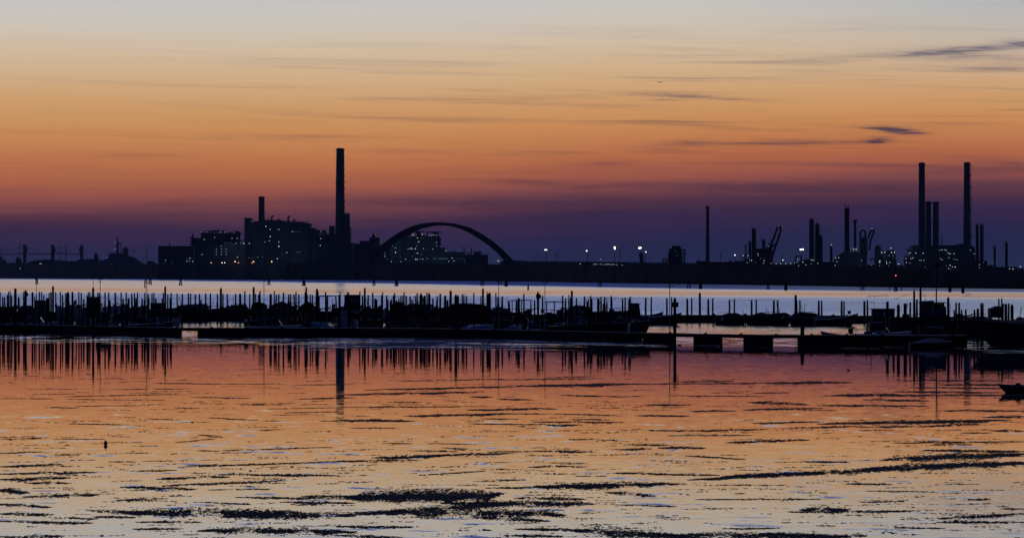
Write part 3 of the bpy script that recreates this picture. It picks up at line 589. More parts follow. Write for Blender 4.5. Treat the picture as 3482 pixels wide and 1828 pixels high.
for x in (2177, 2180.5, 2184, 2187): MB().bar(P(x, 879, Dw), P(x, 895, Dw), .9).build('leg', M['steel'], wt)
tlr = thing('quay_shed', 'row of slanting greenish-white lamps along a low quay shed', 'shed', (XD(2070, DM - 60), DM - 60, GZ))
part_box(tlr, 'shed', M['dark'], 1965, 2125, 893.5, None, DM - 60, 30)
lamps(tlr, [(1973, 897, 1.6, .8), (2021, 898, 1.1, 1.2), (2028, 898, 1, 1.2), (2042, 897.5, 1.4, 1), (2052, 900, .8, .5), (2059, 898, 1, 1), (2065, 898, 1, 1.2), (2070, 897.5, 1, 1.1), (2079, 900, 1, 1), (2085, 898, 1.3, 1), (2096, 900, 1, 1.2), (2109, 902, .6, .5), (2116, 901, 1, .8), (2043, 881, 1.1, 1)], DM - 62, 'lw', 1.35)

# refinery on the right
DR = 4550
tg = thing('cracking_plant', 'round-shouldered plant tower with an open lattice frame on its right side', 'industrial plant', (XD(2300, DR), DR, GZ))
MB().prism([(XD(a, DR), P(0, b, DR)[2]) for a, b in ((2273, 862), (2276, 856), (2281, 848), (2284, 838), (2290, 835), (2309, 835), (2316, 841), (2318, 855), (2320, 893), (2320, 940), (2273, 940))], DR, DR + 20).build('tower', M['dark'], tg)
fr = MB()
for a, b in (((2315, 849), (2330, 848)), ((2330, 848), (2328, 893)), ((2318, 863), (2333, 863)), ((2318, 862), (2329, 849)), ((2319, 877), (2330, 864)), ((2320, 880), (2328, 880)), ((2320, 892), (2330, 893)), ((2320, 878), (2328, 892)), ((2277, 838), (2277, 860)), ((2274, 838), (2282, 839)), ((2252, 879), (2268, 879)), ((2256, 879), (2254, 890)), ((2266, 879), (2268, 892)), ((2252, 890), (2280, 884))): fr.bar(P(*a, DR), P(*b, DR), .7)
fr.build('lattice_frame', M['dark'], tg); lamps(tg, [(2277, 840, .8, .5), (2281, 840, .6, .5)], DR - 2, 'lw', 1.1)
lamps(tg, [(2301, 868, 1, 1.3), (2297, 852, 1.6, .6)], DR - 1, 'ld', 2.2)  # dim glow blobs stand in for see-through openings, no lamps there
stack('chimney', 'lone thin chimney with a collared head in the middle of the right-hand shore', 2403.5, 2411, 700, 2398.5, 2409.5, 880, DR, (707,), (730, 756, 783, 806, 829), 1, 'dark')
t_ = low_building('shed', 'low shed at the foot of the lone thin chimney', 'shed', 2370, 2416, 887, DR - 20, 20, (2372, 2376, 884), 'dark')
low_building('shed', 'long low shed with a stub on its roof right of the lone thin chimney', 'shed', 2416, 2504, 890, DR - 24, 24, (2480, 2488, 886), 'dark')
low_building('shed', 'flat grey shed left of the leaning pipes', 'shed', 2502, 2532, 886.5, DR - 20, 24, None, 'clad')
def column(x0, x1, yt, label, D=DR, pipe=0, head=True, m='dark', nring=3, taper=1.08, lights=(), group='process columns of the refinery'):
    k = D / F; x = (x0 + x1) / 2; r = (x1 - x0 + 1.2) / 2 * k; t = thing('process_column', label, 'column', (XD(x, D), D + r, GZ), group); zt = P(0, yt, D)[2]; c = XD(x, D)
    MB().tube([(c, D + r, z) for z in (GZ, zt - 2.2 * r * .5, zt - .35 * r, zt)], [r * taper, r, r * .8, r * .3], 16).build('vessel', M[m], t)
    for i in range(nring):
        z = zt - (zt - GZ) * (.05 + .25 * i) - r * .4; s = 1 if i % 2 else -1
        MB().tube([(c, D + r, z), (c, D + r, z + .8)], [r + 1.1 * k, r + 1.1 * k], 12).bar((c + s * (r + k), D + r - k, z), (c + s * (r + k), D + r - k, z + 2.2), .2).build('platform', M['steel'], t)
    if pipe:
        a = c + pipe * (r + .9 * k)
        MB().tube([(c, D, zt), (c + pipe * r * .6, D, zt + 1.3 * k), (a, D, zt), (a, D, zt - 3 * k), (a, D, GZ + 8)], .9 * k, 6).build('overhead_pipe', M['dark'], t)
    if head: MB().bar((c - r * .6, D + r, zt - k), (c - r * .6, D + r, zt + 3.5 * k), .3).bar((c - r * .6, D + r, zt + 3.5 * k), (c + r * .3, D + r, zt + 3.5 * k), .3).build('davit', M['steel'], t)
    lamps(t, lights, D); return t
# unit with leaning pipes
column(2558.5, 2571, 776, 'thick column just left of the leaning pipes', pipe=-1); column(2547.5, 2554.5, 821, 'thin short column left of the thick one by the leaning pipes', pipe=-1)
column(2534.5, 2538, 833, 'very thin mast-like column at the left of the leaning-pipe unit', nring=4); column(2592, 2602.5, 814, 'round-capped column between the thick column and the leaning pipes')
def hairpin(t, name, pts, rpx, D, m='dark'):
    MB().tube([P(x, y, D) for x, y in pts], rpx * D / F, 10).build(name, M[m], t)
tu = thing('reactor_unit', 'processing unit whose double pipe leans right and bends over at the top', 'industrial plant', (XD(2590, DR), DR, GZ))
part_box(tu, 'base_hall', M['dark'], 2531, 2628, 879, None, DR + 12, 26); part_box(tu, 'upper_hall', M['dark'], 2570, 2592, 845, None, DR + 10, 14); part_box(tu, 'loading_deck', M['steel'], 2521, 2533, 873, 877, DR, 10)
MB().prism([(XD(a, DR), P(0, b, DR)[2]) for a, b in ((2603, 850), (2610, 840), (2620, 833), (2628, 838), (2627, 868), (2622, 880), (2606, 880))], DR + 4, DR + 20).build('hopper', M['dark'], tu)
hairpin(tu, 'leaning_pipe', [(2612, 845), (2622, 832), (2630, 812), (2638, 790), (2643, 776), (2648, 771.5), (2654, 773), (2655.5, 781), (2648, 806), (2638, 834), (2628, 866), (2624, 882)], 3.9, DR)
fr = MB(); fr.bar(P(2612, 829, DR), P(2626, 814, DR), .4); fr.bar(P(2630, 833, DR), P(2640, 830, DR), 1.5); fr.bar(P(2611, 832, DR), P(2630, 836, DR), 1.4); fr.bar(P(2640, 768, DR), P(2654, 768, DR), .5); fr.bar(P(2643, 771, DR), P(2639, 765, DR), .3); fr.bar(P(2606, 880, DR), P(2628, 888, DR), 1.2)
fr.build('pipe_support', M['steel'], tu)
lamps(tu, [(2527, 869, 1.4, .7), (2544, 869, 1.3, .6), (2577.5, 863.5, 1.5, .8), (2578, 869, .8, .6), (2613.5, 836, .9, .6), (2647, 769, .8, .5), (2549, 882, .8, .6), (2555.5, 885, 1.3, .8), (2598, 885.5, 1.2, .9), (2596.5, 894, 1.2, .6), (2541, 892.5, 1, .6), (2622, 895, .8, .6), (2639, 896, 1.1, .7), (2655, 896, 1.1, .7), (2672, 896, 1.1, .7), (2689, 895.5, 1.2, .8), (2701, 895, .8, .8)], DR - 4, 'lw', 1.5)
lamps(tu, [(2530, 893, 1.2, .8), (2569, 893, 1), (2586, 879, 1, 1)], DR - 4, 'lc', 1.5)
# second group
column(2753, 2766.5, 743, 'tall column with a framed head, left of a close pair', pipe=1, taper=1.12); column(2773, 2785, 759, 'middle column with a hooked overhead pipe right of the framed one', pipe=1, taper=1.2)
column(2787, 2797, 801, 'short wide column leaning against the hooked one', pipe=-1, taper=1.1); column(2823, 2830.5, 838, 'stubby column with a lamp over its head', nring=4, lights=((2827, 832, 1.1, .7),))
stack('stack_column', 'massive round column with a notched head in the right half of the refinery', 2875, 2889.5, 706, 2872.5, 2888.5, 850, DR, (716,), (700, 740), -1, 'dark')
tn = thing('vent_pipe', 'curved vent perched on the notched massive column', 'vent', P(2885, 703, DR)); MB().tube([P(2884, 708, DR + 3), P(2884, 699, DR + 3), P(2887, 698, DR + 3), P(2887.5, 695, DR + 3)], 1.1 * DR / F, 8).build('vent_bend', M['dark'], tn)
stack('stack_column', 'slimmer round column with a ringed head right of the massive one', 2904.5, 2913, 747, 2903, 2912, 846, DR, (756, 751), (), 1, 'dark')
tv = thing('reactor_unit', 'domed vessel with an upright hairpin pipe and a second hairpin leaning right', 'industrial plant', (XD(2942, DR), DR, GZ)); k = DR / F
MB().tube([(XD(2942, DR), DR + 16, P(0, y, DR)[2]) for y in (948, 880, 850, 815, 808, 804.5)], [9 * k, 10.5 * k, 12.5 * k, 12.5 * k, 8 * k, 2 * k], 20).build('vessel', M['steel'], tv)
hairpin(tv, 'upright_pipe', [(2925.5, 905), (2925.5, 792), (2928, 785.5), (2934, 782), (2940, 785.5), (2942.5, 792), (2942.5, 810)], 3.3, DR)
hairpin(tv, 'leaning_pipe', [(2950, 812), (2956, 800), (2961, 786), (2965, 781), (2970, 781.5), (2972, 787), (2966, 803), (2959, 823), (2956, 850)], 3.4, DR)
lamps(tv, [(2965, 777, 1, .6), (2912, 874, 1), (2921, 874, 1.2, 1), (2901, 884, 1.2, .8), (2917, 884, 1.2, .7), (2930, 885, 1.1, .8), (2885, 900, 1.2, .9), (2897, 907, 1, .8)], DR - 4, 'lw', 1.6)
lamps(tv, [(2963, 900, 1.3, 1.2), (2895, 903, .8, .8), (2915, 900, .6, 2.2)], DR - 4, 'lc', 1.8)
tx = thing('furnace_hall', 'humped furnace hall at the foot of the two round columns', 'industrial building', (XD(2890, DR - 10), DR - 10, GZ))
MB().prism([(XD(a, DR - 10), P(0, b, DR - 10)[2]) for a, b in ((2842, 878), (2853, 866), (2866, 860), (2868, 856), (2878, 854), (2900, 856), (2925, 858), (2930, 866), (2930, 951), (2842, 951))], DR - 10, DR + 14).build('hall', M['clad'], tx)
lamps(tx, [(2902, 846, 1.2, 1), (2911, 846, 1.3, 1.1), (2841, 876.5, 1.2, .7), (2852, 876, .9, .9), (2846, 889, 1.1, .8), (2840, 902, 1.2, .6), (2851, 913, .6, .5)], DR - 14, 'lw', 1.6)
lamps(tx, [(2904, 851, 1, .5), (2912, 851, 1, .5)], DR - 14, 'lo', 1.1)
tz = thing('pipe_rack', 'low lamp-dotted pipe rack with a square gantry right of the orange lamp bank', 'pipe rack', (XD(2750, DR - 8), DR - 8, GZ))
part_box(tz, 'rack', M['dark'], 2700, 2844, 890, None, DR - 8, 16)
MB().bar(P(2706, 892, DR - 8), P(2706, 870, DR - 8), 1.0).bar(P(2724, 892, DR - 8), P(2724, 870, DR - 8), 1.0).bar(P(2706, 870, DR - 8), P(2724, 870, DR - 8), .8).build('gantry', M['dark'], tz)
MB().prism([(XD(a, DR - 6), P(0, b, DR - 6)[2]) for a, b in ((2724, 892), (2730, 884), (2748, 880), (2756, 886), (2756, 892))], DR - 6, DR + 6).build('sloping_roof', M['clad'], tz)
lamps(tz, [(2713, 881, 1, .9), (2759, 884, 1.1, 1.1), (2765, 884, 1.1, 1.1), (2730, 891, 1), (2710, 891, 1, .8), (2758, 896, 1, .6), (2781, 895, 1, .7), (2740, 900, 1.3, .7), (2716, 903, 1.3, .5), (2701, 895, .7)], DR - 12, 'lw', 1.4)
column(2976, 2996, 834, 'broad rough-topped tower with a thin light mast right of the domed vessel', pipe=1, nring=4, m='dark')
tw = thing('tank_farm', 'cluster of tanks and pipework ringed by bright white lamps', 'industrial plant', (XD(3022, DR), DR, GZ))
part_box(tw, 'tank_house', M['clad'], 3013, 3036, 851, 880, DR + 2, 16); part_box(tw, 'rack', M['dark'], 2994, 3048, 880, None, DR + 4, 16)
for x, yt in ((3003, 866), (3030, 866), (3045, 862)): MB().tube([(XD(x, DR), DR + 12, P(0, y, DR)[2]) for y in (930, yt + 3, yt)], [4.5 * k, 4.5 * k, 1 * k], 14).build('tank', M['steel'], tw)
fr = MB(); 
for a, b in (((3037, 862), (3037, 848)), ((3004, 876), (3040, 870)), ((3034, 868), (3046, 884)), ((3000, 870), (3012, 864)), ((2962, 888), (2962, 880)), ((2962, 880), (2972, 877)), ((2972, 877), (2974, 890)), ((3002, 850), (3002, 868))): fr.bar(P(*a, DR), P(*b, DR), .9)
fr.build('pipework', M['steel'], tw)
lamps(tw, [(2998, 858, 1.4, .9), (3009, 857, 1, 1.1), (3031.5, 858, 1.2, 1.1), (3042, 857.5, 1, 1.3), (3029, 843.5, 1.3, .9), (2992, 886, 1.3, .9), (2991, 891, 2.2, .6), (3015, 895, 1.3, .9), (3026, 892, 1, .7), (3014, 888, .8, .6), (3056, 897, 1.5, .9), (2991, 903, .8, .5)], DR - 5, 'lw', 1.7)
lamps(tw, [(3022, 902, 1.3, 1.1), (3037, 870, 2, 1), (3022, 868, 3, .8)], DR - 5, 'lc', 1.5)
# right-hand power station
D3 = 4650
stack('chimney', 'left one of the two tallest chimneys on the right, beside the shorter twins', 3129, 3148.5, 553, 3122, 3146.5, 835, D3, (562,), (598, 637, 675, 713), -1, cap=1)
stack('chimney', 'rightmost of the two tallest chimneys, standing alone behind the boiler hall', 3281, 3301, 552, 3275.5, 3301, 830, D3, (561,), (599, 637, 674, 712, 805), 1, cap=1)
stack('chimney', 'left twin of the two shorter chimneys on the right', 3149.5, 3168, 685, 3147.5, 3167, 850, D3 - 30, (692,), (), 1, cap=.6); stack('chimney', 'right twin of the two shorter chimneys on the right', 3174.5, 3194, 686, 3172, 3193.5, 850, D3 - 30, (692, 761), (), 1, cap=.6)
tp = thing('power_station', 'wide dark boiler hall of the right-hand power station behind bright lamps', 'power station', (XD(3210, D3 - 60), D3 - 60, GZ)); Dp = D3 - 60
MB().prism([(XD(a, Dp), P(0, b, Dp)[2]) for a, b in ((3103, 838), (3108, 833), (3120, 832), (3130, 834), (3200, 833), (3252, 833.5), (3262, 829), (3280, 829), (3300, 833), (3311, 838), (3316, 846), (3317, 951), (3103, 951))], Dp, Dp + 40).build('boiler_hall', M['clad'], tp)
part_box(tp, 'conveyor_house', M['clad'], 3090, 3118, 852, 858, Dp - 8, 14); part_box(tp, 'rack', M['dark'], 3078, 3106, 872, None, Dp - 6, 14); part_box(tp, 'rack', M['dark'], 3317, 3357, 886, None, Dp - 4, 20)
MB().prism([(XD(a, Dp - 8), P(0, b, Dp - 8)[2]) for a, b in ((3084, 846), (3094, 848), (3098, 852), (3094, 854), (3086, 850))], Dp - 8, Dp + 4).build('chute', M['dark'], tp)
fr = MB()
for x in (3079, 3086, 3098): fr.bar(P(x, 900, Dp - 6), P(x, 866, Dp - 6), .6)
for x0, y0, x1, y1 in ((3186, 870, 3260, 868), (3186, 884, 3260, 888), (3324, 886, 3324, 876), (3340, 886, 3340, 874)): fr.bar(P(x0, y0, Dp - 6), P(x1, y1, Dp - 6), .6)
fr.build('pipework', M['dark'], tp)
lamps(tp, [(3094, 860, 1, 1.1), (3114, 860, 1.1, 1), (3139, 861, 1, 1), (3081, 879, 1.3, .7), (3098, 879, 1.2, .7), (3104, 877, 1.1, .8), (3127, 884, .8, .7), (3133, 884.5, .8, .6), (3142, 884.5, 1, .6), (3083, 892, .8, 1), (3094, 894, 1, .6), (3194, 850, 1, .6), (3203, 849, 1.2, .7), (3213, 848.5, 1.1, .6), (3218, 851, 1, .7), (3224, 860.5, 1.3, .9), (3231, 862, 1.2, .9), (3244, 862, .9, .8), (3198, 879, .9, .6), (3204, 883, 1.1, .8), (3227, 876, 1, .6), (3254, 883, .8, .7), (3231, 901.5, 1.4, .8), (3239, 907, 1.1, .8), (3248, 907, 1.3, .9), (3225, 912, 1.2, .7), (3232, 916, 1.4, 1)], Dp - 10, 'lw', 1.55)
lamps(tp, [(3300, 850, 1, .8), (3313, 863, 1, .8), (3318, 882, 1.1, .9), (3337, 882, 1.4, .9), (3344, 892, 1.2, .9), (3336, 895, 1.1, .7), (3331, 899, 1.3, .7), (3342, 904, .9, .6), (3331, 909, 1.1, .7), (3338, 909.5, 1, .6), (3355, 916.5, 1, 1), (3363, 914, 1.1, .9), (3380, 914, 1.1, .8), (3379, 892, 1, .7)], Dp - 10, 'lw', 1.4)
lamps(tp, [(3245, 881, 1.4, 1.4), (3218, 903, 1), (3146, 908, .5, 2), (3320, 880, 1)], Dp - 10, 'lc', 1.7)
column(3320, 3327.5, 763, 'slim column, left of a matching pair beyond the last tall chimney', pipe=-1, taper=1.6, nring=4); column(3333.5, 3343, 762, 'slim column, right of a matching pair beyond the last tall chimney', pipe=1, taper=1.15, nring=4)
column(3380, 3386, 837, 'short thin column standing alone right of the slim pair', taper=1.2, nring=2); column(3419, 3427, 823, 'last short column near the right edge with a bristly head', taper=1.1, nring=4)
te = low_building('shed', 'low shed with lamps at the far right end of the refinery', 'shed', 3355, 3460, 907, DR - 40, 20, (3362, 3376, 900), 'dark')
lamps(te, [(3433, 914, 1.3, .9), (3445, 914, 1.3, .9), (3470, 906, 1.3, .9)], DR - 44, 'lw', 1.6)

# steam from the works: a thin pale vapour with real volume
def steam(x, y, wpx, hpx, D, dens, label):
    mb = MB(); k = D / F
    for i in range(5): mb.blob((XD(x + (i - 2) * wpx * .2, D), D - 30, P(0, y - (i % 3) * hpx * .18, D)[2]), hpx * .42 * k, (1.5, .8, 1), 10, 7)
    m = bpy.data.materials.get('steam')
    if m is None:
        m = bpy.data.materials.new('steam'); m.use_nodes = True; t = NT(m.node_tree); t.n.clear()
        vs = t.n.new('ShaderNodeVolumePrincipled'); vs.inputs['Color'].default_value = (.9, .92, .95, 1); vs.inputs['Density'].default_value = dens
        o = t.n.new('ShaderNodeOutputMaterial'); t.l.new(vs.outputs[0], o.inputs['Volume'])
    o = mb.build('steam', m); tag(o, label, 'steam', None, 'stuff')
steam(3086, 848, 34, 26, DR, .004, 'thin pale steam drifting left of the right-hand power station')

def flood(t, x, y, D, W, c=(.35, .75, 1.0), r=4):
    l = bpy.data.lights.new('floodlight', 'POINT'); l.energy = W * (.06 if x > 2000 else .09); l.color = c; l.shadow_soft_size = r
    o = bpy.data.objects.new('floodlight', l); COL.objects.link(o); o.parent = t; p_ = P(x, y, D); o.location = tuple(a - b for a, b in zip(p_, t.location))
flood(ts, 790, 832, D1 - 60, 26000); flood(ts, 948, 850, D1 - 40, 22000); flood(ts, 1010, 865, D1 - 40, 16000, (.3, .5, 1)); flood(ts, 850, 880, D1 - 60, 12000, (.9, .6, .4)); flood(tr, 1345, 856, D2 - 30, 14000); flood(tr, 1500, 876, D2 - 26, 14000); flood(tr, 1424, 830, D2 - 30, 12000); flood(tr, 1312, 868, D2 - 26, 9000)
flood(tv, 2962, 890, DR - 20, 16000); flood(tx, 2880, 885, DR - 34, 9000); flood(tw, 3020, 880, DR - 24, 12000); flood(tp, 3100, 868, Dp - 30, 14000); flood(tu, 2590, 885, DR - 24, 6000)
# ------------------------------------------------------------------ dolphins (leaning stake clusters) in the channel
ORD = ['first', 'second', 'third', 'fourth', 'fifth', 'sixth', 'seventh', 'eighth', 'ninth', 'tenth', 'eleventh', 'twelfth', 'thirteenth', 'fourteenth', 'fifteenth', 'sixteenth', 'seventeenth', 'eighteenth', 'nineteenth', 'twentieth',
       'twenty-first', 'twenty-second', 'twenty-third', 'twenty-fourth', 'twenty-fifth', 'twenty-sixth', 'twenty-seventh', 'twenty-eighth', 'twenty-ninth', 'thirtieth']
ORD += ['thirty-' + q_ for q_ in ORD[:9]] + ['fortieth'] + ['forty-' + q_ for q_ in ORD[:9]] + ['fiftieth']
DOLPH = [(125, 965, 8, 2), (493, 978, 6, 1), (511, 967, 9, 2), (614, 970, 8, 2), (914, 968, 8, 2), (1033, 971, 11, 3), (1271.5, 970, 8, 2), (1348, 972, 12, 3), (1640, 971, 9, 2), (1721, 973, 10, 3),
         (2040, 975.5, 11, 2), (2342, 979.5, 10, 2), (2382, 982, 9, 3), (2612, 983, 8, 2), (2672, 986, 9, 3), (2933, 987, 11, 2), (3230, 991, 9, 3), (3274, 994, 9, 3)]
for i, (x, yb, sp, n) in enumerate(DOLPH):
    D = DY(yb); k = D / F; t = thing('mooring_dolphin', 'cluster of leaning stakes in the channel, %s from the left in its row' % ORD[i], 'mooring dolphin', (XD(x, D), D, 0), 'stake clusters along the channel')
    zt = 3.9 + RNG.uniform(-.3, .3)
    offs = [(-.5, 0), (.5, 0), (0.05, .6)][:n] if n > 1 else [(0, 0)]
    for ox, oy in offs:
        a = (XD(x, D) + ox * sp * k, D + oy * sp * k, -1.0); b = (XD(x, D) + ox * sp * k * .35, D + oy * sp * k * .3, zt + RNG.uniform(-.3, .3))
        MB().tube([a, b], [2.4 * k, 1.8 * k], 8).build('stake', M['wood'], t)
    if n > 1: MB().tube([(XD(x, D), D, zt - .75), (XD(x, D), D, zt - .35)], [sp * .36 * k, sp * .33 * k], 8).build('collar', M['metal'], t)
for x, yb in ((3025.5, 988), (3065, 989)):
    D = DY(yb); k = D / F; t = thing('channel_stake', 'single upright stake just %s of the red-lit stake cluster' % ('left' if x < 3040 else 'right'), 'stake', (XD(x, D), D, 0)); MB().tube([(XD(x, D), D, -1), (XD(x, D), D, 3.4)], [1.5 * k, 1.1 * k], 8).build('stake', M['wood'], t)
D = DY(989.5); k = D / F; t = thing('channel_beacon', 'three-stake cluster in the channel carrying a small red light', 'beacon', (XD(3046, D), D, 0))
for ox in (-6, 0, 6): MB().tube([(XD(3046 + ox, D), D + abs(ox) * k, -1), (XD(3046 + ox * .3, D), D, 3.8)], [2.2 * k, 1.5 * k], 8).build('stake', M['wood'], t)
MB().bar((XD(3046, D), D, 3.4), (XD(3046, D), D, P(0, 939, D)[2]), .07).build('light_pole', M['metal'], t)
mr = M['lr'].copy(); mr.cycles.emission_sampling = 'FRONT'; mr.node_tree.nodes['Emission'].inputs[1].default_value = 5
MB().blob(P(3046, 936, D), 1.8 * k, (1.1, 1, .9), 8, 6).build('red_light', mr, t)
D = DY(985); k = D / F; t = thing('channel_marker', 'single dark spar buoy floating in the channel right of the arch', 'buoy', (XD(1796, D), D, 0))
MB().tube([(XD(1796, D), D, z) for z in (-.6, 0, .15, 2.2)], [3.8 * k, 3.8 * k, 2.9 * k, 2.6 * k], 12).build('float', M['motor'], t)
MB().tube([(XD(1796, D), D, 2.2), (XD(1796, D), D, 3.6)], [1.0 * k, .5 * k], 8).build('topmark', M['motor'], t)
for i, (x0, x1, y) in enumerate(((1720, 1755, 957.8), (1935, 2022, 961), (2188, 2232, 964.3), (2560, 2600, 969.5), (1340, 1350, 954.6))):
    D = DY(y) - 10; mb = MB(); n = 24; vs = []
    for j in range(n):
        a = 2 * math.pi * j / n; rr = 1 + RNG.uniform(-.12, .12); vs.append((XD((x0 + x1) / 2, D) + (x1 - x0) / 2 * D / F * math.cos(a) * rr, D + 14 * math.sin(a) * rr, -.05))
    vs.append((XD((x0 + x1) / 2, D), D, .42)); mb.add(vs, [(j, (j + 1) % n, n) for j in range(n)])
    tag(mb.build('mudbank', M['land']), None, None, None, 'structure')

# ------------------------------------------------------------------ mooring piles
# (photo column, row of the top, width in photo px, lean in px at the top, distance class)
S1 = 5.409
def T(x0, lst, sc=S1): return [(x0 + q[0] / sc, 930 + q[1] / sc, q[2] / sc) + tuple(q[3:]) for q in lst]
PLAIN = T(0, [(5, 335, 20), (50, 432, 26), (85, 428, 24, 14), (135, 388, 22), (158, 325, 20), (188, 320, 20), (213, 405, 24, -8), (340, 430, 28), (432, 332, 20), (608, 340, 18), (590, 338, 22, -10), (640, 425, 24), (726, 330, 24, 6), (767, 332, 20, -4), (804, 395, 24), (905, 348, 20), (1025, 335, 22), (1112, 332, 22), (1150, 395, 24, -6),
    (1210, 348, 24), (1332, 335, 34), (1450, 335, 22), (1495, 350, 24), (1540, 470, 28), (1603, 405, 24), (1622, 338, 20), (1650, 340, 22), (1800, 342, 24), (1828, 352, 20), (1933, 342, 26), (1998, 340, 24), (2020, 480, 30), (2118, 348, 30), (2228, 345, 24), (2265, 460, 30), (2322, 342, 24), (2365, 450, 38)]) + \
  T(430, [(95, 365, 24), (145, 352, 24), (175, 445, 24), (203, 342, 22), (290, 455, 28), (338, 345, 24), (398, 368, 26), (412, 450, 26), (470, 357, 22), (505, 348, 22), (538, 450, 28), (678, 352, 22), (760, 378, 24, 8), (822, 355, 26), (803, 445, 22), (930, 362, 22, -16), (1028, 370, 26, 4), (1140, 358, 26), (1180, 363, 22, -5), (1262, 373, 24, -22), (1343, 368, 26), (1458, 363, 26), (1544, 363, 26), (1674, 370, 24), (1776, 368, 22), (1852, 368, 24, -8), (2009, 370, 26), (2090, 365, 38), (2178, 325, 26, 8), (2268, 370, 22)]) + \
  T(860, [(50, 370, 24, -10), (105, 380, 24), (130, 322, 26), (318, 370, 24), (340, 378, 20), (394, 320, 20), (430, 380, 26), (475, 375, 26), (563, 347, 28, 4), (658, 377, 26), (694, 375, 26), (760, 382, 24), (793, 332, 24, 6), (845, 380, 26), (958, 345, 20), (1003, 385, 18), (1056, 380, 22), (1095, 385, 22), (1200, 328, 20), (1337, 337, 26), (1585, 385, 26), (1606, 335, 20), (1752, 342, 36, -10), (1968, 330, 22), (2015, 400, 26), (2120, 392, 26), (2205, 352, 28, -6), (2272, 475, 34), (2370, 395, 24)]) + \
  T(1290, [(40, 395, 24), (60, 337, 20), (133, 400, 26), (160, 470, 20), (203, 498, 26), (258, 400, 24), (281, 355, 24), (360, 460, 24), (397, 405, 24), (430, 395, 18), (455, 337, 22), (494, 405, 28), (566, 420, 28, 12), (600, 475, 26), (666, 405, 22), (697, 358, 26), (808, 430, 18), (835, 402, 38), (876, 343, 22), (985, 455, 28), (1065, 410, 26, 4), (1120, 368, 32), (1210, 405, 40), (1455, 412, 22), (1524, 373, 24), (1555, 405, 24), (1600, 405, 26), (1737, 352, 22), (1868, 412, 20), (1990, 370, 38), (2143, 357, 24), (2180, 430, 26), (2264, 418, 28)]) + \
  T(1720, [(60, 500, 32), (332, 370, 26), (195, 500, 28), (676, 402, 26), (530, 492, 26), (1045, 405, 26), (1160, 390, 20), (1190, 440, 24), (1300, 448, 24), (1095, 520, 28), (1445, 418, 28), (1500, 510, 22), (1558, 405, 22), (1580, 455, 30), (1700, 452, 44), (1752, 505, 30, -8), (1818, 430, 28), (1860, 500, 24), (1936, 407, 24), (2148, 465, 28), (2195, 440, 26), (2288, 420, 24)])
EXTRA = [(float(x_), float(RNG.uniform(1008, 1031)), float(RNG.uniform(3.6, 6.4)), float(RNG.choice([0, 0, 0, 9, -9, 14]))) for x_ in RNG.uniform(5, 2140, 38)]
PLAIN = PLAIN + EXTRA
BACK = T(2150, [(248, 442, 30), (350, 430, 24), (635, 450, 28), (724, 432, 22), (1010, 458, 32), (1093, 448, 24), (1398, 465, 32), (1480, 450, 26), (1788, 478, 28), (1880, 465, 24), (2195, 480, 30), (2280, 472, 24)]) + \
  T(2580, [(279, 487, 34, 4), (352, 482, 26), (700, 490, 24), (757, 488, 26), (1104, 493, 32), (1155, 493, 26), (1525, 503, 32), (1567, 503, 26), (1943, 503, 36), (1997, 488, 28, -4), (2360, 515, 30)])
RIGHT = T(3000, [(88, 475, 44), (195, 600, 34), (390, 505, 50), (478, 487, 28, 8), (590, 437, 30), (552, 540, 28), (690, 520, 30), (1075, 560, 26), (1155, 515, 8), (1225, 615, 26), (1258, 493, 28), (1310, 493, 30), (1350, 610, 26), (1422, 605, 28), (1568, 608, 28), (1628, 592, 40), (1682, 500, 27), (1713, 500, 27), (1850, 580, 30), (1985, 425, 24), (2035, 420, 24, 4), (2058, 510, 30), (2092, 512, 22), (2116, 514, 22), (2155, 508, 30)], 5.008)
POINT = T(0, [(470, 290, 50), (937, 325, 30), (975, 215, 40), (1250, 322, 52)]) + [(1713 / S1, 930 + 240 / S1, 44 / S1, 0, 'F')] + T(430, [(712, 222, 38), (1738, 250, 44), (2340, 232, 42)]) + T(860, [(980, 235, 38), (1178, 262, 46)]) + \
  T(1290, [(766, 352, 64), (917, 348, 50), (1311, 298, 46)]) + [(1290 + 1407 / S1, 930 + 370 / S1, 60 / S1, 0, 'F')] + T(1290, [(1905, 258, 40), (2030, 335, 48)]) + T(1720, [(592, 322, 46), (1215, 300, 42)]) + \
  [(2150 + 783 / S1, 930 + 430 / S1, 58 / S1, 0, 'F')] + T(2150, [(1242, 335, 44, 0, 'B')]) + T(2580, [(680, 375, 46, 0, 'B')]) + T(3000, [(275, 507, 56, 0, 'R'), (1123, 388, 44, 0, 'R'), (2210, 508, 56, 0, 'R')], 5.008)
THICK = [(283 / S1, 980, 9, 0, 'A'), (860 + 2057 / S1, 978.5, 7, 0, 'A'), (3108.5, 989, 7.5, 0, 'R'), (3130, 976, 7, 6, 'R'), (2728, 1102, 11.5, 0, 'F')]
def lineD(x): return np.interp(x, [0, 615, 1300, 1730, 2160, 2590, 3482], [382.5, 356, 355, 343, 325, 314, 310])   # front dock
def pileD(x, cls):
    if cls == 'F': return float(lineD(x)) - .6
    if cls == 'B': return float(np.interp(x, [2150, 2400, 3020], [490, 486, 468])) + RNG.uniform(-3, 3)
    if cls == 'A' and 592 < x < 908: return 484 + RNG.uniform(-6, 4)
    if cls == 'R': return 332 + RNG.uniform(-5, 8)
    return 390 + RNG.uniform(-9, 12) - max(0, x - 1300) * .02
allp = [(p, 'plain', 'A') for p in PLAIN] + [(p, 'plain', 'B') for p in BACK] + [(p, 'plain', 'R') for p in RIGHT] + [(p, 'point', (p[4] if len(p) > 4 else 'A')) for p in POINT] + [(p, 'thick', p[4]) for p in THICK]
allp.sort(key=lambda q_: q_[0][0])
npt = -1; cnt = 0; tops = {}
